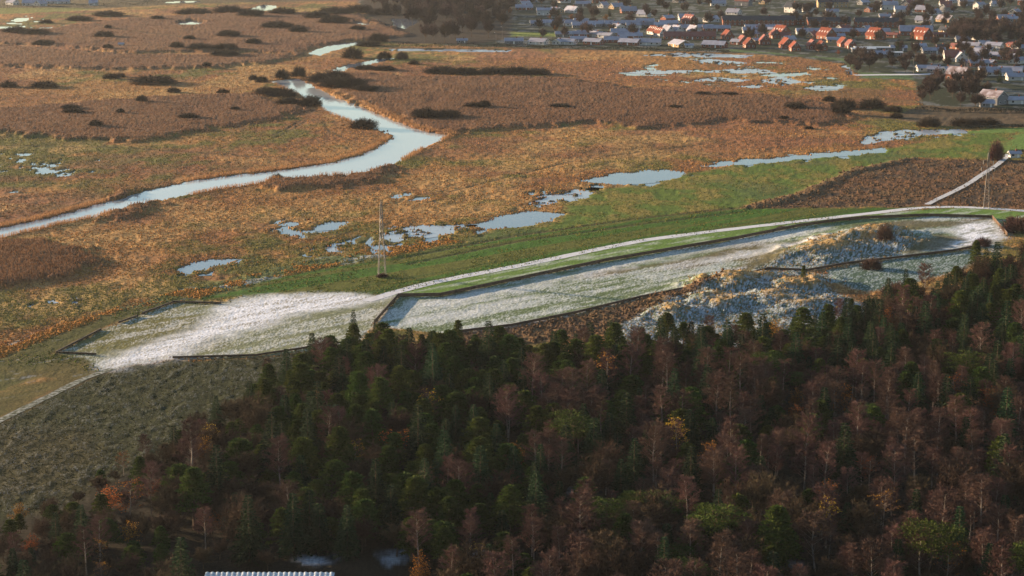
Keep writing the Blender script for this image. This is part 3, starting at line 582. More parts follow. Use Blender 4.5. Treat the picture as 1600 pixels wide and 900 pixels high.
# forest: spaced points inside the outline, kind by stand
fp = []; cell = {}
lo = FOREST.min(0); hi = FOREST.max(0); cand = rng.random((26000, 2))*(hi-lo)+lo
cu = np.array([w2p(a, b2, 0) for a, b2 in cand]); inside = sdf(cand[:, 0], cand[:, 1], FOREST)
for (a, b2), (u, v), d in zip(cand, cu, inside):
    if d > 0 or u < -45 or u > 1645 or v > 985: continue
    if 290 < u < 700 and v > 893: continue
    if 450 < u < 640 and 872 < v: continue
    if 885 < u < 945 and 740 < v < 790: continue
    md = 4.5+.9*math.sin(a*.11+2)*math.sin(b2*.09)
    g = (int(a//5.5), int(b2//5.5)); bad = False
    for gx in (-1, 0, 1):
        for gy in (-1, 0, 1):
            for (qa, qb) in cell.get((g[0]+gx, g[1]+gy), ()):
                if (qa-a)**2+(qb-b2)**2 < md*md: bad = True
    if bad: continue
    cell.setdefault(g, []).append((a, b2)); fp.append((a, b2, u, v, d))
stand = fbm(np.array([p[0] for p in fp])/28, np.array([p[1] for p in fp])/34, 3, 77)
LB = {
 'pine_edge': 'green bushy pine on the forest edge facing the open fields',
 'pine_in': 'green bushy pine among the dark forest trees',
 'pine_birch': 'green pine standing alone among the reddish bare birches',
 'spruce': 'tall dark pointed spruce in the forest evergreens',
 'birch': 'slender leafless birch with reddish twigs in the birch stand',
 'birch_in': 'slender leafless birch with reddish twigs between forest pines',
 'bare': 'rounded leafless brown tree in the forest interior',
 'bare_edge': 'low leafless brown tree on the forest edge by the stubble field',
 'orange': 'orange leaved oak in the dark forest', 'yellow': 'slim birch keeping its last coloured leaves in the forest',
 'flatpine': 'spreading flat topped pine above the birch stand'}
cnt = {}
for (a, b2, u, v, d), s_ in zip(fp, stand):
    # birch stand lower right, spruce far right, pines centre and edge, brown scrub lower left
    wb = 1.0 if (u > 830 and v > 640-(u-830)*.06) else 0.12
    edge = d > -9
    if u < 420 and v > 660+(u)*-.05:
        p = dict(bare=.60, pine=.22, orange=.03, spruce=.02, yellow=.03, birch=.08)
    elif wb == 1.0:
        q = s_-.5
        p = dict(birch=.60-1.2*q, pine=.13+.9*q, bare=.16, spruce=.06+.5*q, yellow=.02, orange=.008, flatpine=.02)
        if v > 800: p['bare'] = .45
        if u > 1340 and v < 640: p = dict(birch=.28, pine=.26, bare=.24, spruce=.20, yellow=.02, flatpine=.03)
    elif u > 1280:
        p = dict(pine=.34, spruce=.34, bare=.24, birch=.06, orange=.02)
    else:
        p = dict(pine=.72, spruce=.12, birch=.06, bare=.12, orange=.015, yellow=.015)
        if v > 720: p = dict(pine=.55, spruce=.14, birch=.12, bare=.20, orange=.01, yellow=.02)
    ks = list(p); pr = np.clip(np.array([p[k] for k in ks]), .005, None); k = ks[rng.choice(len(ks), p=pr/pr.sum())]
    if k == 'bare' and cnt.get('bare', 0) >= 298: k = 'pine' if cnt.get('pine', 0) < 290 else 'spruce'
    if k == 'birch' and cnt.get('birch', 0) >= 280: k = 'bare' if cnt.get('bare', 0) < 298 else 'spruce'
    if k == 'pine' and cnt.get('pine', 0) >= 330: k = 'spruce' if cnt.get('spruce', 0) < 298 else 'birch'
    if k == 'spruce' and cnt.get('spruce', 0) >= 290: k = 'pine' if u < 830 else 'birch'
    cnt[k] = cnt.get(k, 0)+1
    s = (.82+.70*random.random()**1.3)*(.78 if edge else 1.0)
    if u < 260: s *= .80
    if k == 'bare' and u < 420: s *= .95
    lab = {'pine': LB['pine_edge'] if edge else LB['pine_birch'] if wb == 1 else LB['pine_in'], 'birch': LB['birch'] if wb == 1 else LB['birch_in'], 'bare': LB['bare_edge'] if (edge and u < 420) else LB['bare']}.get(k, LB.get(k))
    tree(k, a, b2, s*(1.35 if k != 'spruce' else 1.15), lab, group=lab, sz=s*(.82 if k in ('birch', 'yellow') else .84))
# single trees that stand out
def T(kind, u, v, s, label, group=None, **k): X_, Y_ = p2w(u, v); return tree(kind, X_, Y_, s, label, group, **k)
T('spruce', 553, 545, .95, 'lone layered spruce poking above the forest edge by the paddock corner', var=1)
T('pine', 1523, 432, 1.1, 'tall dark pine in front of the white snow patch', var=3)
T('spruce', 1414, 470, .95, 'pointed spruce at the foot of the shaded dune slope', var=0)
T('pine', 716, 552, .95, 'dark pine at the forest edge below the frosty paddock fence', var=1)
T('orange', 1385, 535, 1.15, 'broad rust orange oak beside the dark evergreens', var=0)
T('orange', 585, 565, .7, 'small bright orange oak just inside the paddock corner of the forest', var=0)
T('orange', 657, 935, 1.0, 'glowing orange bush tree beside the frosted shed roof', var=0)
T('flatpine', 985, 850, 1.25, 'leaning flat topped pine with a bare pale trunk', var=0, rz=0)
T('flatpine', 935, 868, 1.0, 'low spreading pine beside the leaning pine', var=1, rz=0)
T('flatpine', 1345, 690, 1.2, 'bright green spreading pine rising over the birch stand', var=1)
T('pine', 1560, 770, 1.55, 'big round topped green pine at the dark right side of the birch stand', var=2)
T('flatpine', 1450, 925, 1.9, 'large layered pine spreading over the darkest forest', var=1)
T('birch', 1137, 872, 1.1, 'pale stemmed birch standing clear in front of the dark birches', var=1)
T('pine', 660, 500+62, .8, 'dark pine beside the board fence end at the forest edge', var=0)
for u, v, s in ((1255, 452, .9), (1240, 520, .9), (1330, 500, 1.0)): T('pine', u, v, s*.6, 'small dark pine bush on the frosted dunes', 'dune pines')

# ------------------------------------------------------------------ willow bushes of the marsh (pixel: centre, foot, width, height)
BUSH = [(11,137,34,10),(65,138,55,10),(235,133,85,13),(172,124,30,9),(187,121,20,7),(270,145,25,8),(347,147,25,8),(395,125,18,8),(220,163,22,10),(107,175,38,7),(112,181,40,7),(187,181,17,7),(292,189,40,8),(148,202,26,10),(367,176,18,5),(168,47,14,6),(160,61,38,9),(65,71,40,8),(70,37,26,7),(165,26,60,8),(120,33,50,8),(275,78,28,9),(310,80,50,9),(350,81,50,9),(348,91,55,9),(295,64,22,6),(355,60,45,9),(395,71,30,8),(245,32,25,5),(300,23,70,9),(355,20,60,10),(390,28,50,11),(20,54,50,8),(50,57,60,8),(167,79,20,6),(322,107,18,7),
 (440,124,28,16),(466,121,28,18),(408,129,24,10),(415,150,50,13),(440,152,55,13),(485,167,42,18),(450,167,52,15),(500,134,50,15),(522,129,60,14),(525,141,70,16),(550,142,60,15),(570,147,50,8),(568,202,52,16),(665,189,60,15),(700,188,50,12),(742,172,40,7),(757,171,25,9),(690,116,70,11),(725,118,60,11),(770,118,60,12),(805,117,60,12),(840,118,50,11),(600,111,45,8),(570,109,40,7),(550,92,38,18),(600,92,26,12),(628,93,24,12),(646,101,20,7),(520,39,55,13),(430,46,60,10),(465,53,36,11),(495,31,50,11),(558,49,30,6),(590,66,38,14),(575,73,50,9),(520,24,60,11),(560,20,60,12),(600,24,60,11),(440,24,50,9),
 (1245,173,40,10),(1322,171,46,16),(1316,181,36,13),(1366,171,52,16),(1398,176,34,11),(1297,159,25,9),(1455,199,42,16),(1510,198,50,12),(1545,196,50,11),(1403,185,24,8),(876,172,40,5),(1055,172,26,4),(1100,152,30,5),(1140,152,40,6),(432,278,26,11),(1225,190,20,5),(1265,202,18,5)]
for u, v, wd, h in BUSH:
    X_, Y_ = p2w(u, v); s = F/math.hypot(Y_, H); lab = 'dark grey domed willow thicket in the marsh' if wd > 36 else 'small dark willow bush in the marsh'
    if wd/h > 3.4:
        lab = 'long low dark willow thicket in the marsh'
    e = tree('bush', X_, Y_+wd/s*.35, wd/s*.52, lab, lab+'es', sz=h/s*1.05, rz=random.random()*6)
for u, v, wd, h, lab in ((1383,384,30,26,'rust red bramble bush on the crest of the dune'), (1222,357,20,5,'low brown bramble patch beside the snowy track'), (597,433,22,7,'red brown brambles around the foot of the marsh pylon'), (1556,250,28,34,'rounded red brown thicket beside the footpath and cottage'), (1590,362,60,26,'brown scrub behind the end of the board fence'), (1580,345,20,8,'low brown scrub between track and fence end'),(1535,384,34,14,'brown bramble mound at the edge of the snow patch'), (1362,420,40,18,'pale brown scrub at the foot of the shaded dune'),(1400,462,60,24,'dark scrub between dune and spruces'),(1240,440,34,8,'dark scrub in the dune hollow')):
    X_, Y_ = p2w(u, v); s = F/math.hypot(Y_, H); tree('redbush', X_, Y_, wd/s*.52, lab, sz=h/s)

# ------------------------------------------------------------------ lattice pylons
def bar(tb, a, b2, r=.07): tb.tube(a, b2, r, r, 4)
def pylon(u, v, h, wb, wt, rz, arms, label, twin=False):
    X_, Y_ = p2w(u, v); e = ob('lattice_pylon', None, loc=(X_, Y_, ground_z(X_, Y_)), rz=rz, label=label, category='pylon', group='pylons of the power line')
    L = lambda zz: (wb+(wt-wb)*min(1, zz/(h*.62)))*.5 if zz < h*.62 else wt*.5*(1-.55*(zz-h*.62)/(h*.38))
    lv = [h*k/14 for k in range(15)]
    for sx_ in (-1, 1):
        for sy_ in (-1, 1):
            t = TB()
            for a, b2 in zip(lv[:-1], lv[1:]): bar(t, (sx_*L(a), sy_*L(a), a), (sx_*L(b2), sy_*L(b2), b2), .12)
            ob('leg', t.me('leg', M['steel']), e)
    for q, (ux, uy) in enumerate(((1, 0), (0, 1), (-1, 0), (0, -1))):
        t = TB()
        for k, (a, b2) in enumerate(zip(lv[:-1], lv[1:])):
            s = 1 if k % 2 else -1
            f = lambda zz, w_: (ux*L(zz)+uy*w_*L(zz), uy*L(zz)+ux*w_*L(zz), zz)
            bar(t, f(a, s), f(b2, -s), .05); bar(t, f(b2, -1), f(b2, 1), .04)
        ob('bracing', t.me('bracing', M['steel']), e)
    for zz, hw in arms:
        t = TB()
        for s in (-1, 1):
            bar(t, (0, .2, zz), (s*hw, 0, zz+.05), .08); bar(t, (0, -.2, zz), (s*hw, 0, zz+.05), .08); bar(t, (0, 0, zz+.9), (s*hw, 0, zz+.1), .06)
        c = ob('crossarm', t.me('crossarm', M['steel']), e)
        for s in (-1, 1):
            t = TB()
            for k in range(5): t.tube((0, 0, -.05-k*.3), (0, 0, -.25-k*.3), .16, .09, 6)
            t.tube((0, 0, 0), (0, 0, -1.6), .04, .04, 4); ob('insulator', t.me('insulator', M['insul']), c, loc=(s*hw, 0, zz))
    t = TB(); t.tube((0, 0, h), (0, 0, h+1.2), .08, .03, 5); ob('spike', t.me('spike', M['steel']), e)
    for sx_ in (-1, 1):
        for sy_ in (-1, 1): t = TB(); t.tube((sx_*wb*.5, sy_*wb*.5, -.4), (sx_*wb*.5, sy_*wb*.5, .35), .3, .25, 6); ob('footing', t.me('footing', M['insul']), e)
pylon(597, 430, 24.5, 2.4, 1.0, R(84), [(19.5, 2.4), (16.5, 3.0), (13.5, 2.4)], 'tall steel lattice pylon on the green meadow between marsh and track')
pylon(1541, 325, 22.0, 2.2, .9, R(-14), [(19.0, 1.9), (16.3, 2.6), (13.2, 2.0)], 'steel lattice pylon beside the snowy track at the heath field')

# ------------------------------------------------------------------ low board fences
def box(a, b2):
    (x0, y0, z0), (x1, y1, z1) = a, b2
    return [(x0,y0,z0),(x1,y0,z0),(x1,y1,z0),(x0,y1,z0),(x0,y0,z1),(x1,y0,z1),(x1,y1,z1),(x0,y1,z1)], [(0,3,2,1),(4,5,6,7),(0,1,5,4),(1,2,6,5),(2,3,7,6),(3,0,4,7)]
_bv, _bf = box((0, -.03, 0), (1, .03, .40)); BOARD = mesh('board', _bv, _bf, M['board'])
_bv, _bf = box((-.09, -.09, -.4), (.09, .09, 1.4)); POST = mesh('post', _bv, _bf, M['board'])
_bv, _bf = box((0, -.10, 0), (1, .10, .05)); RAIL = mesh('cap_rail', _bv, _bf, mat('cap_boards', (.20, .17, .15), var=.3))
def fence(pts, label, span=7.0, hh=1.0):
    p = P(*pts); e = ob('board_fence', None, loc=(*p[0], 0), label=label, category='fence', group='board fences round the paddocks')
    for a, b2 in zip(p[:-1], p[1:]):
        L = np.linalg.norm(b2-a); n = max(1, int(round(L/span))); d = (b2-a)/n; ang = math.atan2(d[1], d[0]); l = L/n
        for k in range(n):
            q = a+d*k-p[0]; gz = ground_z(*(a+d*k))
            g1 = ground_z(*(a+d*(k+1))); gz = max(0, min(gz, g1)) if False else 0.02
            ob('post', POST, e, (q[0], q[1], gz), ang, (1, 1, hh))
            for j in range(3):
                o = ob('board', BOARD, e, (q[0], q[1], gz+.05+j*.415*hh), ang+random.uniform(-.003, .003), (l-.02, 1, hh))
            ob('cap_rail', RAIL, e, (q[0], q[1], gz+.05+3*.415*hh+.01), ang, (l-.02, 1, 1))
    ob('post', POST, e, (p[-1][0]-p[0][0], p[-1][1]-p[0][1], 0))
fence(FENCE1, 'long dark board fence running beside the snowy track', hh=.85)
fence(FENCE2, 'short dark board fence dividing the two frosty paddocks', hh=.85)
fence(FENCE3, 'dark board fence along the lower side of the paddock past the dunes', hh=.6)
fence(FENCE4, 'dark board fence closing the far end of the paddock by the snow patch')
fence(FENCE5, 'bent pale topped fence at the tip of the snowy paddock', hh=.42)
fence(FENCE6, 'short separate piece of low dark fence beside the ditch bank', hh=.42)
fence(FENCE7, 'angled low fence on the upper side of the snowy paddock', hh=.42)
fence(FENCE8, 'low dark fence between snowy paddock and stubble field', hh=.42)

# weeds and drifted grass along the fence feet
wp = []
for f_ in (FENCE1, FENCE2, FENCE3, FENCE4, FENCE5, FENCE6, FENCE7, FENCE8):
    p = P(*f_)
    for a, b2 in zip(p[:-1], p[1:]):
        L = np.linalg.norm(b2-a)
        for k in range(int(L*1.1)):
            q = a+(b2-a)*rng.random()+rng.normal(size=2)*.45
            if vn(np.array([q[0]/9]), np.array([q[1]/9]), 5)[0] > .42: wp.append((q[0], q[1], 0.0, 0))
tussocks('fence_weeds', 0, lambda n: np.array(wp), lambda p: .42+0*p[:, 0], lambda p: mixc(np.tile(c_(.09, .06, .035), (len(p), 1)), c_(.22, .15, .06), rng.random(len(p))), 'brown weeds growing along the feet of the board fences', 'weeds')
# ------------------------------------------------------------------ houses
_w, _f = box((-.5, -.03, -.6), (.5, .03, .6)); WIN = mesh('window', _w, _f, M['glass'])
_w, _f = box((-.62, -.02, -.72), (.62, .02, .72)); FRM = mesh('frame', _w, _f, M['trim'])
_w, _f = box((-.5, -.03, -1.05), (.5, .03, 1.05)); DOOR = mesh('door', _w, _f, M['trim'])
def house(u, v, L, D, wh, pitch, rot, wall, roofs, label, group=None, name='house', chim=True, stripes=False, storeys=1, dormer=False):
    X_, Y_ = p2w(u, v); r = R(rot); e = ob(name, None, loc=(X_, Y_+D*.5, 0), rz=r, label=label, category='house' if name == 'house' else 'building')
    if group: e['group'] = group
    L *= .88; D *= .88; wh *= .92; l, d = L/2, D/2; rh = d*math.tan(R(pitch))
    vv = [(-l,-d,-1),(l,-d,-1),(l,d,-1),(-l,d,-1),(-l,-d,wh),(l,-d,wh),(l,d,wh),(-l,d,wh),(-l,0,wh+rh),(l,0,wh+rh)]
    ob('wall', mesh('wall', vv, [(0,1,5,4),(2,3,7,6),(1,2,6,9,5),(3,0,4,8,7)], M[wall]), e)
    ov = .5; tk = .22; dl = l+ov
    for s in (-1, 1):
        ez = wh-ov*math.tan(R(pitch)); ed = d+ov
        q = [(-dl,s*ed,ez),(dl,s*ed,ez),(dl,0,wh+rh),(-dl,0,wh+rh),(-dl,s*ed,ez+tk),(dl,s*ed,ez+tk),(dl,0,wh+rh+tk),(-dl,0,wh+rh+tk)]
        q = [(a, b2+s*.004, c+.03) for a, b2, c in q]
        f = [(0,1,2,3),(7,6,5,4),(4,5,1,0),(5,6,2,1),(7,4,0,3)]
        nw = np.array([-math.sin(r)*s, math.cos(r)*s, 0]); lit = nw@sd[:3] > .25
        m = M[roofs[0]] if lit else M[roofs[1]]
        sl_ = ob('roof_slope', mesh('roof_slope', q, f, m), e)
        if stripes and lit:
            for k in range(4):
                xx = -dl*.75+k*dl*.5
                sv, sf = box((xx-.35, 0, 0), (xx+.35, 1.2, .06))
                sv = [(a, s*(ed-.8-1.3-b2*1.0), ez+tk+.05+(.8+1.3+b2)*math.tan(R(pitch))+c) for a, b2, c in sv]
                ob('skylight', mesh('skylight', sv, sf, M['trim']), sl_)
        bt, bf_ = TB(), None
        for gx in (-dl, dl):
            t = TB(); t.tube((gx, s*ed, ez+.1), (gx, 0, wh+rh+.12), .14, .14, 4); ob('barge_board', t.me('barge_board', M['trim' if wall != 'brick' else 'thin_frost_roof']), sl_)
    if chim:
        cv, cf = box((l*.3-.4, -.4, wh+rh-.6), (l*.3+.4, .4, wh+rh+1.1)); ob('chimney', mesh('chimney', cv, cf, M['brick']), e)
    n = max(2, int(L/4.0))
    for st in range(storeys):
        zc = 1.5+st*2.8
        for s in (-1, 1):
            if s*math.cos(r) > .3: continue         # long side turned away from the open marsh
            for k in range(n):
                xx = -l+(k+.5)*L/n
                if st == 0 and k == n//2: ob('door', DOOR, e, (xx, s*(d+.04), 1.05)); continue
                o = ob('window', WIN, e, (xx, s*(d+.06), zc), 0, (1.3, 1, 1)); ob('frame', FRM, o, (0, -s*.03, 0))
    for s in (-1, 1):
        if s*math.sin(r) > .2: continue
        for k, zc in ((-1, 1.5), (1, 1.5), (0, wh+rh*.42)):
            if zc > wh and rh < 2.2: continue
            o = ob('window', WIN, e, (s*(l+.06), k*d*.45, zc), math.pi/2, (1.2, 1, 1)); ob('frame', FRM, o, (0, s*.03, 0))
    return e
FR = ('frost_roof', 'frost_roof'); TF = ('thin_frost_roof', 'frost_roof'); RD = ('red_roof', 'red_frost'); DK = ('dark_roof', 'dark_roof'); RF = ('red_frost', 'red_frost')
g1 = 'frosted bungalows behind the dark hedge'; l1 = 'low bungalow with frosted pale roof just behind the dark hedge'
for u, v, L, D, r, wl in ((803,69,16,9,0,'grey_wall'),(842,70,16,10,-32,'white_wall'),(874,70,12,8,60,'white_wall'),(886,70,16,10,-25,'white_wall'),(904,66,14,9,0,'grey_wall'),(928,70,16,10,-30,'brick'),(985,71,18,11,-28,'brick'),(962,67,20,10,0,'brick'),(1012,71,24,12,-12,'white_wall'),(1063,74,17,13,-62,'yellow_brick'),(1118,75,20,12,-25,'brick')):
    house(u, v, L, D, 2.6, 27, r, wl, FR, l1, g1)
house(722, 68, 9, 6, 2.6, 26, 0, 'grey_wall', FR, 'small lone hut at the wood edge beyond the marsh')
house(1077, 75, 7, 5, 2.2, 24, 0, 'white_wall', FR, 'small white shed beside the big yellow gable', chim=False)
l2 = 'low house with broad frosted roof in the second row behind the hedge'
for u, v, L, D, r, wl in ((918,57,20,10,0,'white_wall'),(932,58,16,9,-50,'white_wall'),(977,56,26,13,0,'yellow_brick'),(965,46,11,9,-58,'white_wall'),(985,61,22,10,0,'brick'),(905,58,18,9,0,'brick'),(880,58,14,8,0,'grey_wall'),(948,60,14,9,-40,'white_wall')):
    house(u, v, L, D, 2.7, 27, r, wl, FR, l2, 'second row houses')
l3 = 'row house with straight frosted ridge in the middle of the town'
for u, v, L in ((880,40,18),(897,41,18),(912,44,22),(858,40,16),(840,41,14),(908,38,14),(945,41,18),(957,42,14),(985,41,18),(1000,44,26),(1022,44,24),(1008,38,18),(1045,41,18),(1062,48,24),(1095,48,24),(1120,49,26),(1193,48,34),(1178,52,20),(1262,54,20),(1282,54,22),(1312,54,20),(1330,54,20),(1358,54,20),(1376,54,18),(930,42,14)):
    house(u, v, L, 9, 2.8, 30, random.choice((0, 0, 3, -4)), random.choice(('brick', 'white_wall', 'grey_wall')), TF if random.random() < .4 else FR, l3, 'row houses in mid town')
house(1078, 62, 47, 11, 3.0, 34, 0, 'brick', RF, 'long dark red roofed building behind the yellow gable house', name='long_building', chim=False)
for k, (u, v) in enumerate(((1022,54),(1032,57),(1044,53),(1058,53),(1084,53))): house(u, v, 12, 8, 3.2, 48, -64, 'white_wall', ('red_roof', 'frost_roof') if k < 2 else FR, 'steep gabled house in the row above the long red building', 'steep gables in a row', stripes=k < 2)
house(1078, 37, 15, 10, 3.5, 46, -60, 'brick', ('red_frost', 'frost_roof'), 'steep striped roof house rising over the mid town rows', stripes=True)
l4 = 'red brick house with steep red tiled roof near the lawn edge'
for u, v, L, D in ((1138,62,15,9),(1172,75,11,9),(1161,70,11,8),(1196,70,13,9),(1230,76,13,10),(1243,80,11,8),(1270,77,12,8),(1284,79,11,8),(1319,73,12,8),(1330,76,10,7),(1212,60,12,8)):
    house(u, v, L, D, 3.4, 47, -83+random.uniform(-6, 4), 'brick', RD if u in (1138, 1172, 1243, 1284, 1319, 1230) else RF, l4, 'red brick gables by the lawn')
for u, v, lab in ((1293, 62, 'large orange red roofed gable house in front of the frosted row'), (1370, 62, 'large orange red roofed gable house beside the rounded brown tree'), (1443, 62, 'biggest orange red roof with four white skylights beside the frosted hall'), (1222, 58, 'orange red roofed gable house with lit stripes above the brick gables')):
    house(u, v, 15 if u < 1400 else 18, 12, 4.2, 45, -62, 'brick', RD, lab, stripes=True)
for u, v, L, lab in ((1186,40,72,'long dark roofed brick terrace with white doors'), (1296,42,42,'middle dark roofed brick terrace behind the orange gable'), (1372,43,44,'dark roofed terrace ending at the small white gable'), (1240,39,24,'short dark roofed end block of the terrace')):
    house(u, v, L, 11, 5.4, 32, 0, 'brick', DK, lab, name='terrace', storeys=2)
house(1302, 12, 34, 13, 6.0, 30, 0, 'yellow_brick', DK, 'wide pale hall with dark roof at the top of the town', name='hall', storeys=2)
house(1240, 20, 16, 11, 6.0, 42, -50, 'white_wall', DK, 'tall white villa with steep gables left of the pale hall', storeys=2)
house(1265, 19, 14, 9, 5.5, 35, 0, 'white_wall', DK, 'white house with dark roof beside the tall villa', storeys=2)
house(1301, 26, 13, 9, 5.0, 30, 0, 'white_wall', FR, 'pale stair block in front of the hall', storeys=2, name='block')
house(1399, 34, 9, 9, 3, 48, 88, 'white_wall', FR, 'small white gable standing over the dark terrace end')
house(1385, 30, 13, 8, 3, 28, 0, 'grey_wall', FR, 'frosted low house next to the small white gable')
house(1433, 56, 30, 12, 4.2, 38, -6, 'brick', FR, 'big frosted roofed hall behind the biggest orange roof', name='hall')
house(1492, 96, 15, 10, 3.2, 46, 0, 'white_wall', RF, 'dark red roofed house beside the white gable')
house(1503, 97, 10, 9, 3.0, 46, 88, 'white_wall', FR, 'white gable wing of the dark red roofed house')
house(1558, 44, 15, 10, 3.2, 38, -55, 'grey_wall', DK, 'dark gabled house before the brown woods')
house(1580, 40, 14, 9, 6.5, 25, 0, 'grey_wall', FR, 'tall box shaped frosted house at the town edge', storeys=2)
house(1555, 164, 15, 12, 5.0, 32, -48, 'grey_wall', TF, 'lone dark house with frosted gable below the town trees', storeys=2)
house(1543, 168, 9, 7, 2.6, 30, 0, 'grey_wall', FR, 'lean to annexe of the lone dark house', chim=False)
house(1500, 126, 15, 11, 4.5, 42, -42, 'brick', TF, 'brick gabled house with lit barge boards among bare trees')
house(1481, 118, 12, 8, 3.0, 38, 55, 'white_wall', FR, 'pale end gable beside the snowy road')
house(1587, 247, 5.5, 4.5, 2.2, 26, 0, 'white_wall', ('frost_roof', 'frost_roof'), 'small white cottage beside the red brown thicket and footpath')
house(189, 74, 4, 3, 2.8, 30, 0, 'white_wall', FR, 'tiny white hut in the reeds', chim=False)
l5 = 'low frosted house in the right hand housing estate'
for u, v, L, D, r, wl in ((1520,76,18,10,-35,'yellow_brick'),(1541,83,18,10,-38,'yellow_brick'),(1556,76,16,10,-35,'white_wall'),(1560,92,16,10,-32,'yellow_brick'),(1576,94,15,10,-36,'brick'),(1592,100,15,9,40,'white_wall'),(1598,80,18,10,30,'grey_wall'),(1532,104,18,9,0,'brick'),(1547,104,12,9,-50,'brick'),(1520,103,16,8,0,'white_wall'),(1548,116,18,10,0,'white_wall'),(1562,119,22,12,0,'white_wall'),(1582,117,20,13,-20,'white_wall'),(1590,126,16,10,0,'white_wall'),(1452,112,20,8,0,'white_wall'),(1464,114,14,8,-20,'grey_wall'),(1590,163,14,8,0,'white_wall'),(1600,114,14,9,0,'brick'),(1460,84,22,9,0,'grey_wall'),(1405,80,16,8,0,'grey_wall'),(1536,92,16,9,-36,'grey_wall')):
    house(u, v, L*.85, D*.88, 2.7, 28, r, wl, FR if random.random() < .7 else TF, l5, 'right hand estate houses')
for u, v, L in ((1382,88,30),(1368,80,34),(1350,82,20)): house(u, v, L, 8, 2.8, 8, 0, 'grey_wall', ('blue_roof', 'blue_roof'), 'long flat frosted shed behind the lawn trees', 'flat sheds', name='shed', chim=False)
l6 = 'distant frosted house among bare trees at the top of the town'; taken = []
k = 0
while k < 78:
    u = random.uniform(690, 1610); v = random.uniform(-14, 37)
    if u < 1030 and v > 30: continue
    if u < 800 and v > 18: continue
    if 1115 < u < 1440 and v > 24: continue
    if 1215 < u < 1345 and v < 30: continue
    if any(abs(u-a) < 19 and abs(v-b2) < 5 for a, b2 in taken): continue
    taken.append((u, v)); k += 1
    house(u, v, random.uniform(11, 19), random.uniform(8, 10), random.choice((2.7, 2.7, 3.0, 5.2)), random.uniform(28, 45), random.choice((0, 10, -35, 50, -55, 35)), random.choice(('white_wall', 'white_wall', 'brick', 'yellow_brick', 'grey_wall')), random.choice((FR, FR, TF, RF, ('red_roof', 'frost_roof'))), l6, 'distant houses at the top of the town')
for k, (u, v, L, lab) in enumerate(((48,9,20,'long pale farmhouse beyond the far left field'),(62,10,12,'gabled farm building beside the long farmhouse'),(90,6,26,'low farm barn right of the farm gables'),(18,8,14,'small house at the far left field'),(145,9,9,'tiny pale house by the far wood'))):
    house(u, v, L, 9, 3.0, 38, (0, 60, 0, -40, 0)[k], 'white_wall', FR, lab)
l7 = 'small house squeezed between garden trees in the middle of the town'
for k in range(46):
    u = random.uniform(1150, 1600); v = random.uniform(46, 90) if u > 1300 else random.uniform(50, 70)
    if any(abs(u-a) < 15 and abs(v-b2) < 5 for a, b2 in taken) or (u < 1330 and v > 74): continue
    taken.append((u, v))
    house(u, v, random.uniform(8, 13), random.uniform(6, 8), 2.6, random.uniform(24, 42), random.choice((0, 6, -35, 50, -60, 30)), random.choice(('white_wall', 'brick', 'yellow_brick', 'grey_wall', 'brick')), random.choice((FR, FR, TF, RF, DK)), l7, 'small houses between the garden trees')
# frosted shed roof at the foot of the picture
X_, Y_ = p2w(422, 893, 5.0); L = 24.5; X0, _ = p2w(321, 893, 5.0); X1, _ = p2w(523, 893, 5.0); L = X1-X0
e = ob('shed', None, loc=((X0+X1)/2, Y_, 0), label='shed with frosted corrugated roof at the foot of the forest', category='shed')
vv, ff = box((-L/2+.3, -8, -.5), (L/2-.3, -.3, 3.4)); ob('wall', mesh('wall', vv, ff, M['grey_wall']), e)
n = 25; wv = L/n
prof = [0, .0, .10, .10]; vs = []; fs = []
q = []
for k in range(5):
    xx = -wv/2+wv*k/4; zz = (.0, .14, .14, .0, .0)[k]; q.append((xx, zz))
vs = [(a, 0, 4.8+b2) for a, b2 in q]+[(a, -8.6, 3.5+b2) for a, b2 in q]+[(a, 0, 4.7) for a, b2 in q]+[(a, -8.6, 3.4) for a, b2 in q]
fs = [(k, k+5, k+6, k+1) for k in range(4)]+[(k+10, k, k+1, k+11) for k in range(4)]+[(k+11, k+16, k+15, k+10) for k in range(4)]
SH = mesh('roof_sheet', vs, fs, M['blue_roof'])
for k in range(n): ob('roof_sheet', SH, e, (-L/2+wv*(k+.5), 0, random.uniform(-.02, .02)), 0, (.98, 1, 1))
# ------------------------------------------------------------------ hedges and town trees
def hedge(pts, h, wd, label, n_per=26):
    p = P(*pts); c = TB()
    for a, b2 in zip(p[:-1], p[1:]):
        L = np.linalg.norm(b2-a)
        for k in range(int(L*n_per)):
            o = a+(b2-a)*rng.random()+rng.normal(size=2)*wd*.4; zz = h*rng.random()**.6*(.85+.3*math.sin(o[0]*.21)*math.sin(o[0]*.07)); c.leaf(np.array([o[0], o[1], zz]), unit(rng.normal(size=3)+np.array([0, 0, .4])), .55, .24)
    ob('hedge', c.me('hedge', M['hedge']), label=label, category='hedge')
hedge([(745,74),(860,76),(1000,79),(1060,81),(1140,82.5)], 3.2, 1.6, 'long dark hedge between the marsh and the town bungalows')
hedge([(600,74),(680,75),(745,74.5)], 4.0, 2.5, 'dark scrub hedge at the wood edge beside the thin ice')
hedge([(1430,172),(1500,175),(1600,176),(1640,176)], 2.2, 1.6, 'dark hedge below the lone dark house')
hedge([(1500,201),(1560,200),(1640,197)], 1.6, 1.2, 'low dark hedge above the bright green field')
hedge([(1578,240),(1600,238),(1640,238)], 2.0, 1.4, 'short dark hedge behind the white cottage')
hedge([(-40,14),(60,13),(150,12),(260,8)], 5.0, 4.0, 'dark shelter belt behind the far left green field', 16)
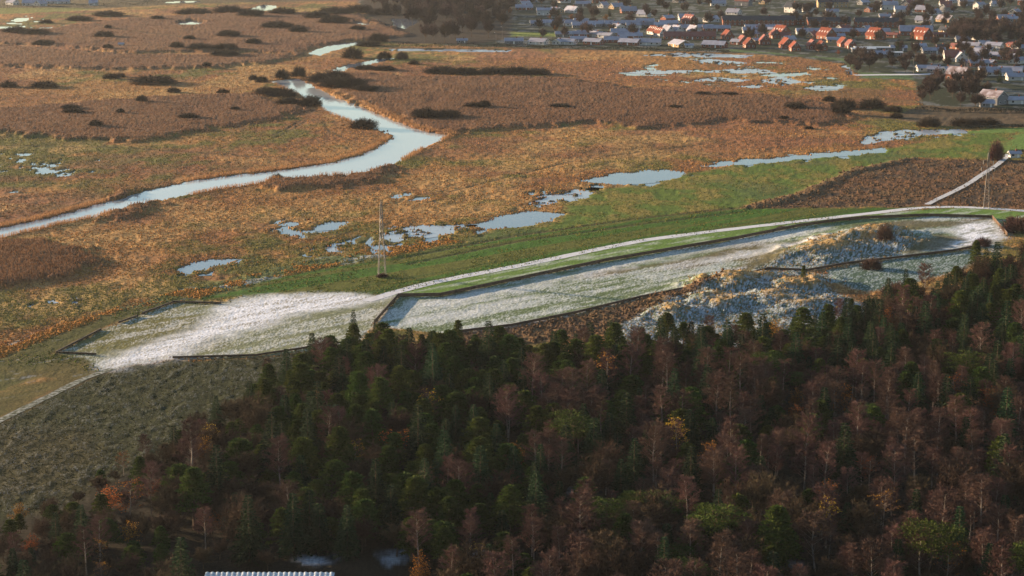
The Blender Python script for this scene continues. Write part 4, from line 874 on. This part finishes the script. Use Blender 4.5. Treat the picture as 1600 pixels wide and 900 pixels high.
def scatter(n, poly, kinds, smin, smax, label, group, mind=7):
    p = P(*poly); lo, hi = p.min(0), p.max(0); got = []; tr = 0
    while len(got) < n and tr < n*60:
        tr += 1; q = lo+(hi-lo)*rng.random(2)
        if sdf(np.array([q[0]]), np.array([q[1]]), p)[0] > 0: continue
        if any((q[0]-a)**2+(q[1]-b2)**2 < mind*mind for a, b2 in got): continue
        got.append(q); tree(random.choice(kinds), q[0], q[1], random.uniform(smin, smax), label, group)
TT = ['towntree']
scatter(150, [(575,-12),(690,-12),(830,-12),(800,18),(795,55),(745,66),(690,68),(640,66),(640,48),(600,24),(575,8)], ['woodtree'], 1.3, 1.9, 'bare brown tree in the wood left of the town', 'trees in the wood by the town')
scatter(60, [(1480,66),(1495,50),(1540,48),(1610,50),(1620,68),(1540,70)], ['woodtree'], 1.0, 1.5, 'bare brown tree in the wooded belt of the right hand estate', 'trees in the wooded belt')
scatter(22, [(1330,118),(1320,100),(1335,92),(1430,96),(1470,104),(1440,114)], TT, .7, 1.2, 'bare tree behind the snowy road and lawn', 'trees behind the snowy road')
scatter(26, [(1440,170),(1428,150),(1450,132),(1480,128),(1550,132),(1545,150),(1530,172)], TT, .7, 1.3, 'bare brown tree in the gardens round the brick gable', 'garden trees by the brick gable')
scatter(185, [(800,66),(800,-14),(1100,-14),(1650,-14),(1650,120),(1500,100),(1320,92),(1150,70),(1000,66)], TT, .8, 1.35, 'bare garden tree between the town houses', 'garden trees in the town', 9)
scatter(36, [(820,12),(820,-16),(1650,-16),(1650,8),(1100,4)], TT, .8, 1.3, 'bare tree on the far side of the town', 'trees on the far side of the town', 12)
scatter(28, [(-60,6),(-60,-14),(330,-14),(560,-14),(560,-5),(260,4)], ['woodtree'], .9, 1.5, 'bare tree in the far wood at the left', 'trees in the far left wood', 8)
scatter(40, [(1440,112),(1470,70),(1610,64),(1650,100),(1650,160),(1560,150),(1500,112)], TT, .55, .95, 'bare garden tree in the right hand estate', 'garden trees in the right hand estate', 9)
for u, v, s in ((868,52,.8),(893,34,.9),(947,34,.85),(797,24,.9),(745,25,.9),(1340,62,.9),(859,31,.6),(1310,88,.6)): T('rusttree', u, v, s, 'rust coloured beech in leaf among the town gardens', 'rust coloured beeches')
for u, v, s in ((1048,26,1.0),(872,24,.9),(952,26,.9),(1425,64,1.0),(1512,60,.8),(1402,84,.9),(1562,130,.8),(1497,93,.5)): T('spruce', u, v, s, 'dark spruce between the town houses', 'town spruces')
# lamp posts
for u, v, h in ((785,61,13),(775,69,12),(861,70,12),(1427,116,15),(1512,113,14),(1507,113,10),(1582,92,13),(1411,30,11),(1326,86,12),(1085,52,12),(1161,44,9),(941,36,9)):
    X_, Y_ = p2w(u, v); e = ob('street_lamp', None, loc=(X_, Y_, 0), label='tall pale lamp post in the town', category='lamp post', group='town lamp posts')
    t = TB(); t.tube((0, 0, -.3), (0, 0, h*.75), .16, .09, 6); ob('pole', t.me('pole', M['steel']), e)
    t = TB(); t.tube((0, 0, h*.75), (-.9, 0, h*.75+.1), .07, .07, 5); ob('arm', t.me('arm', M['steel']), e)
    t = TB(); t.tube((-.7, 0, h*.75+.05), (-1.4, 0, h*.75+.12), .16, .10, 6); ob('lamp_head', t.me('lamp_head', M['trim']), e)

# ------------------------------------------------------------------ haze
hv, hf = box((-9000, -400, -7.5), (9000, 12000, 138)); 
hm = bpy.data.materials.new('haze_air'); hm.use_nodes = True; n = hm.node_tree.nodes; n.remove(n['Principled BSDF'])
pv = n.new('ShaderNodeVolumePrincipled'); pv.inputs['Color'].default_value = (.80, .86, .95, 1); pv.inputs['Density'].default_value = .000024; pv.inputs['Anisotropy'].default_value = .35
hm.node_tree.links.new(pv.outputs[0], n['Material Output'].inputs['Volume'])
ob('haze', mesh('haze', hv, hf, hm), kind='stuff', label='thin pale winter haze over the whole valley', category='haze')
print('TREES', cnt, len(fp), 'objs', len(bpy.data.objects))
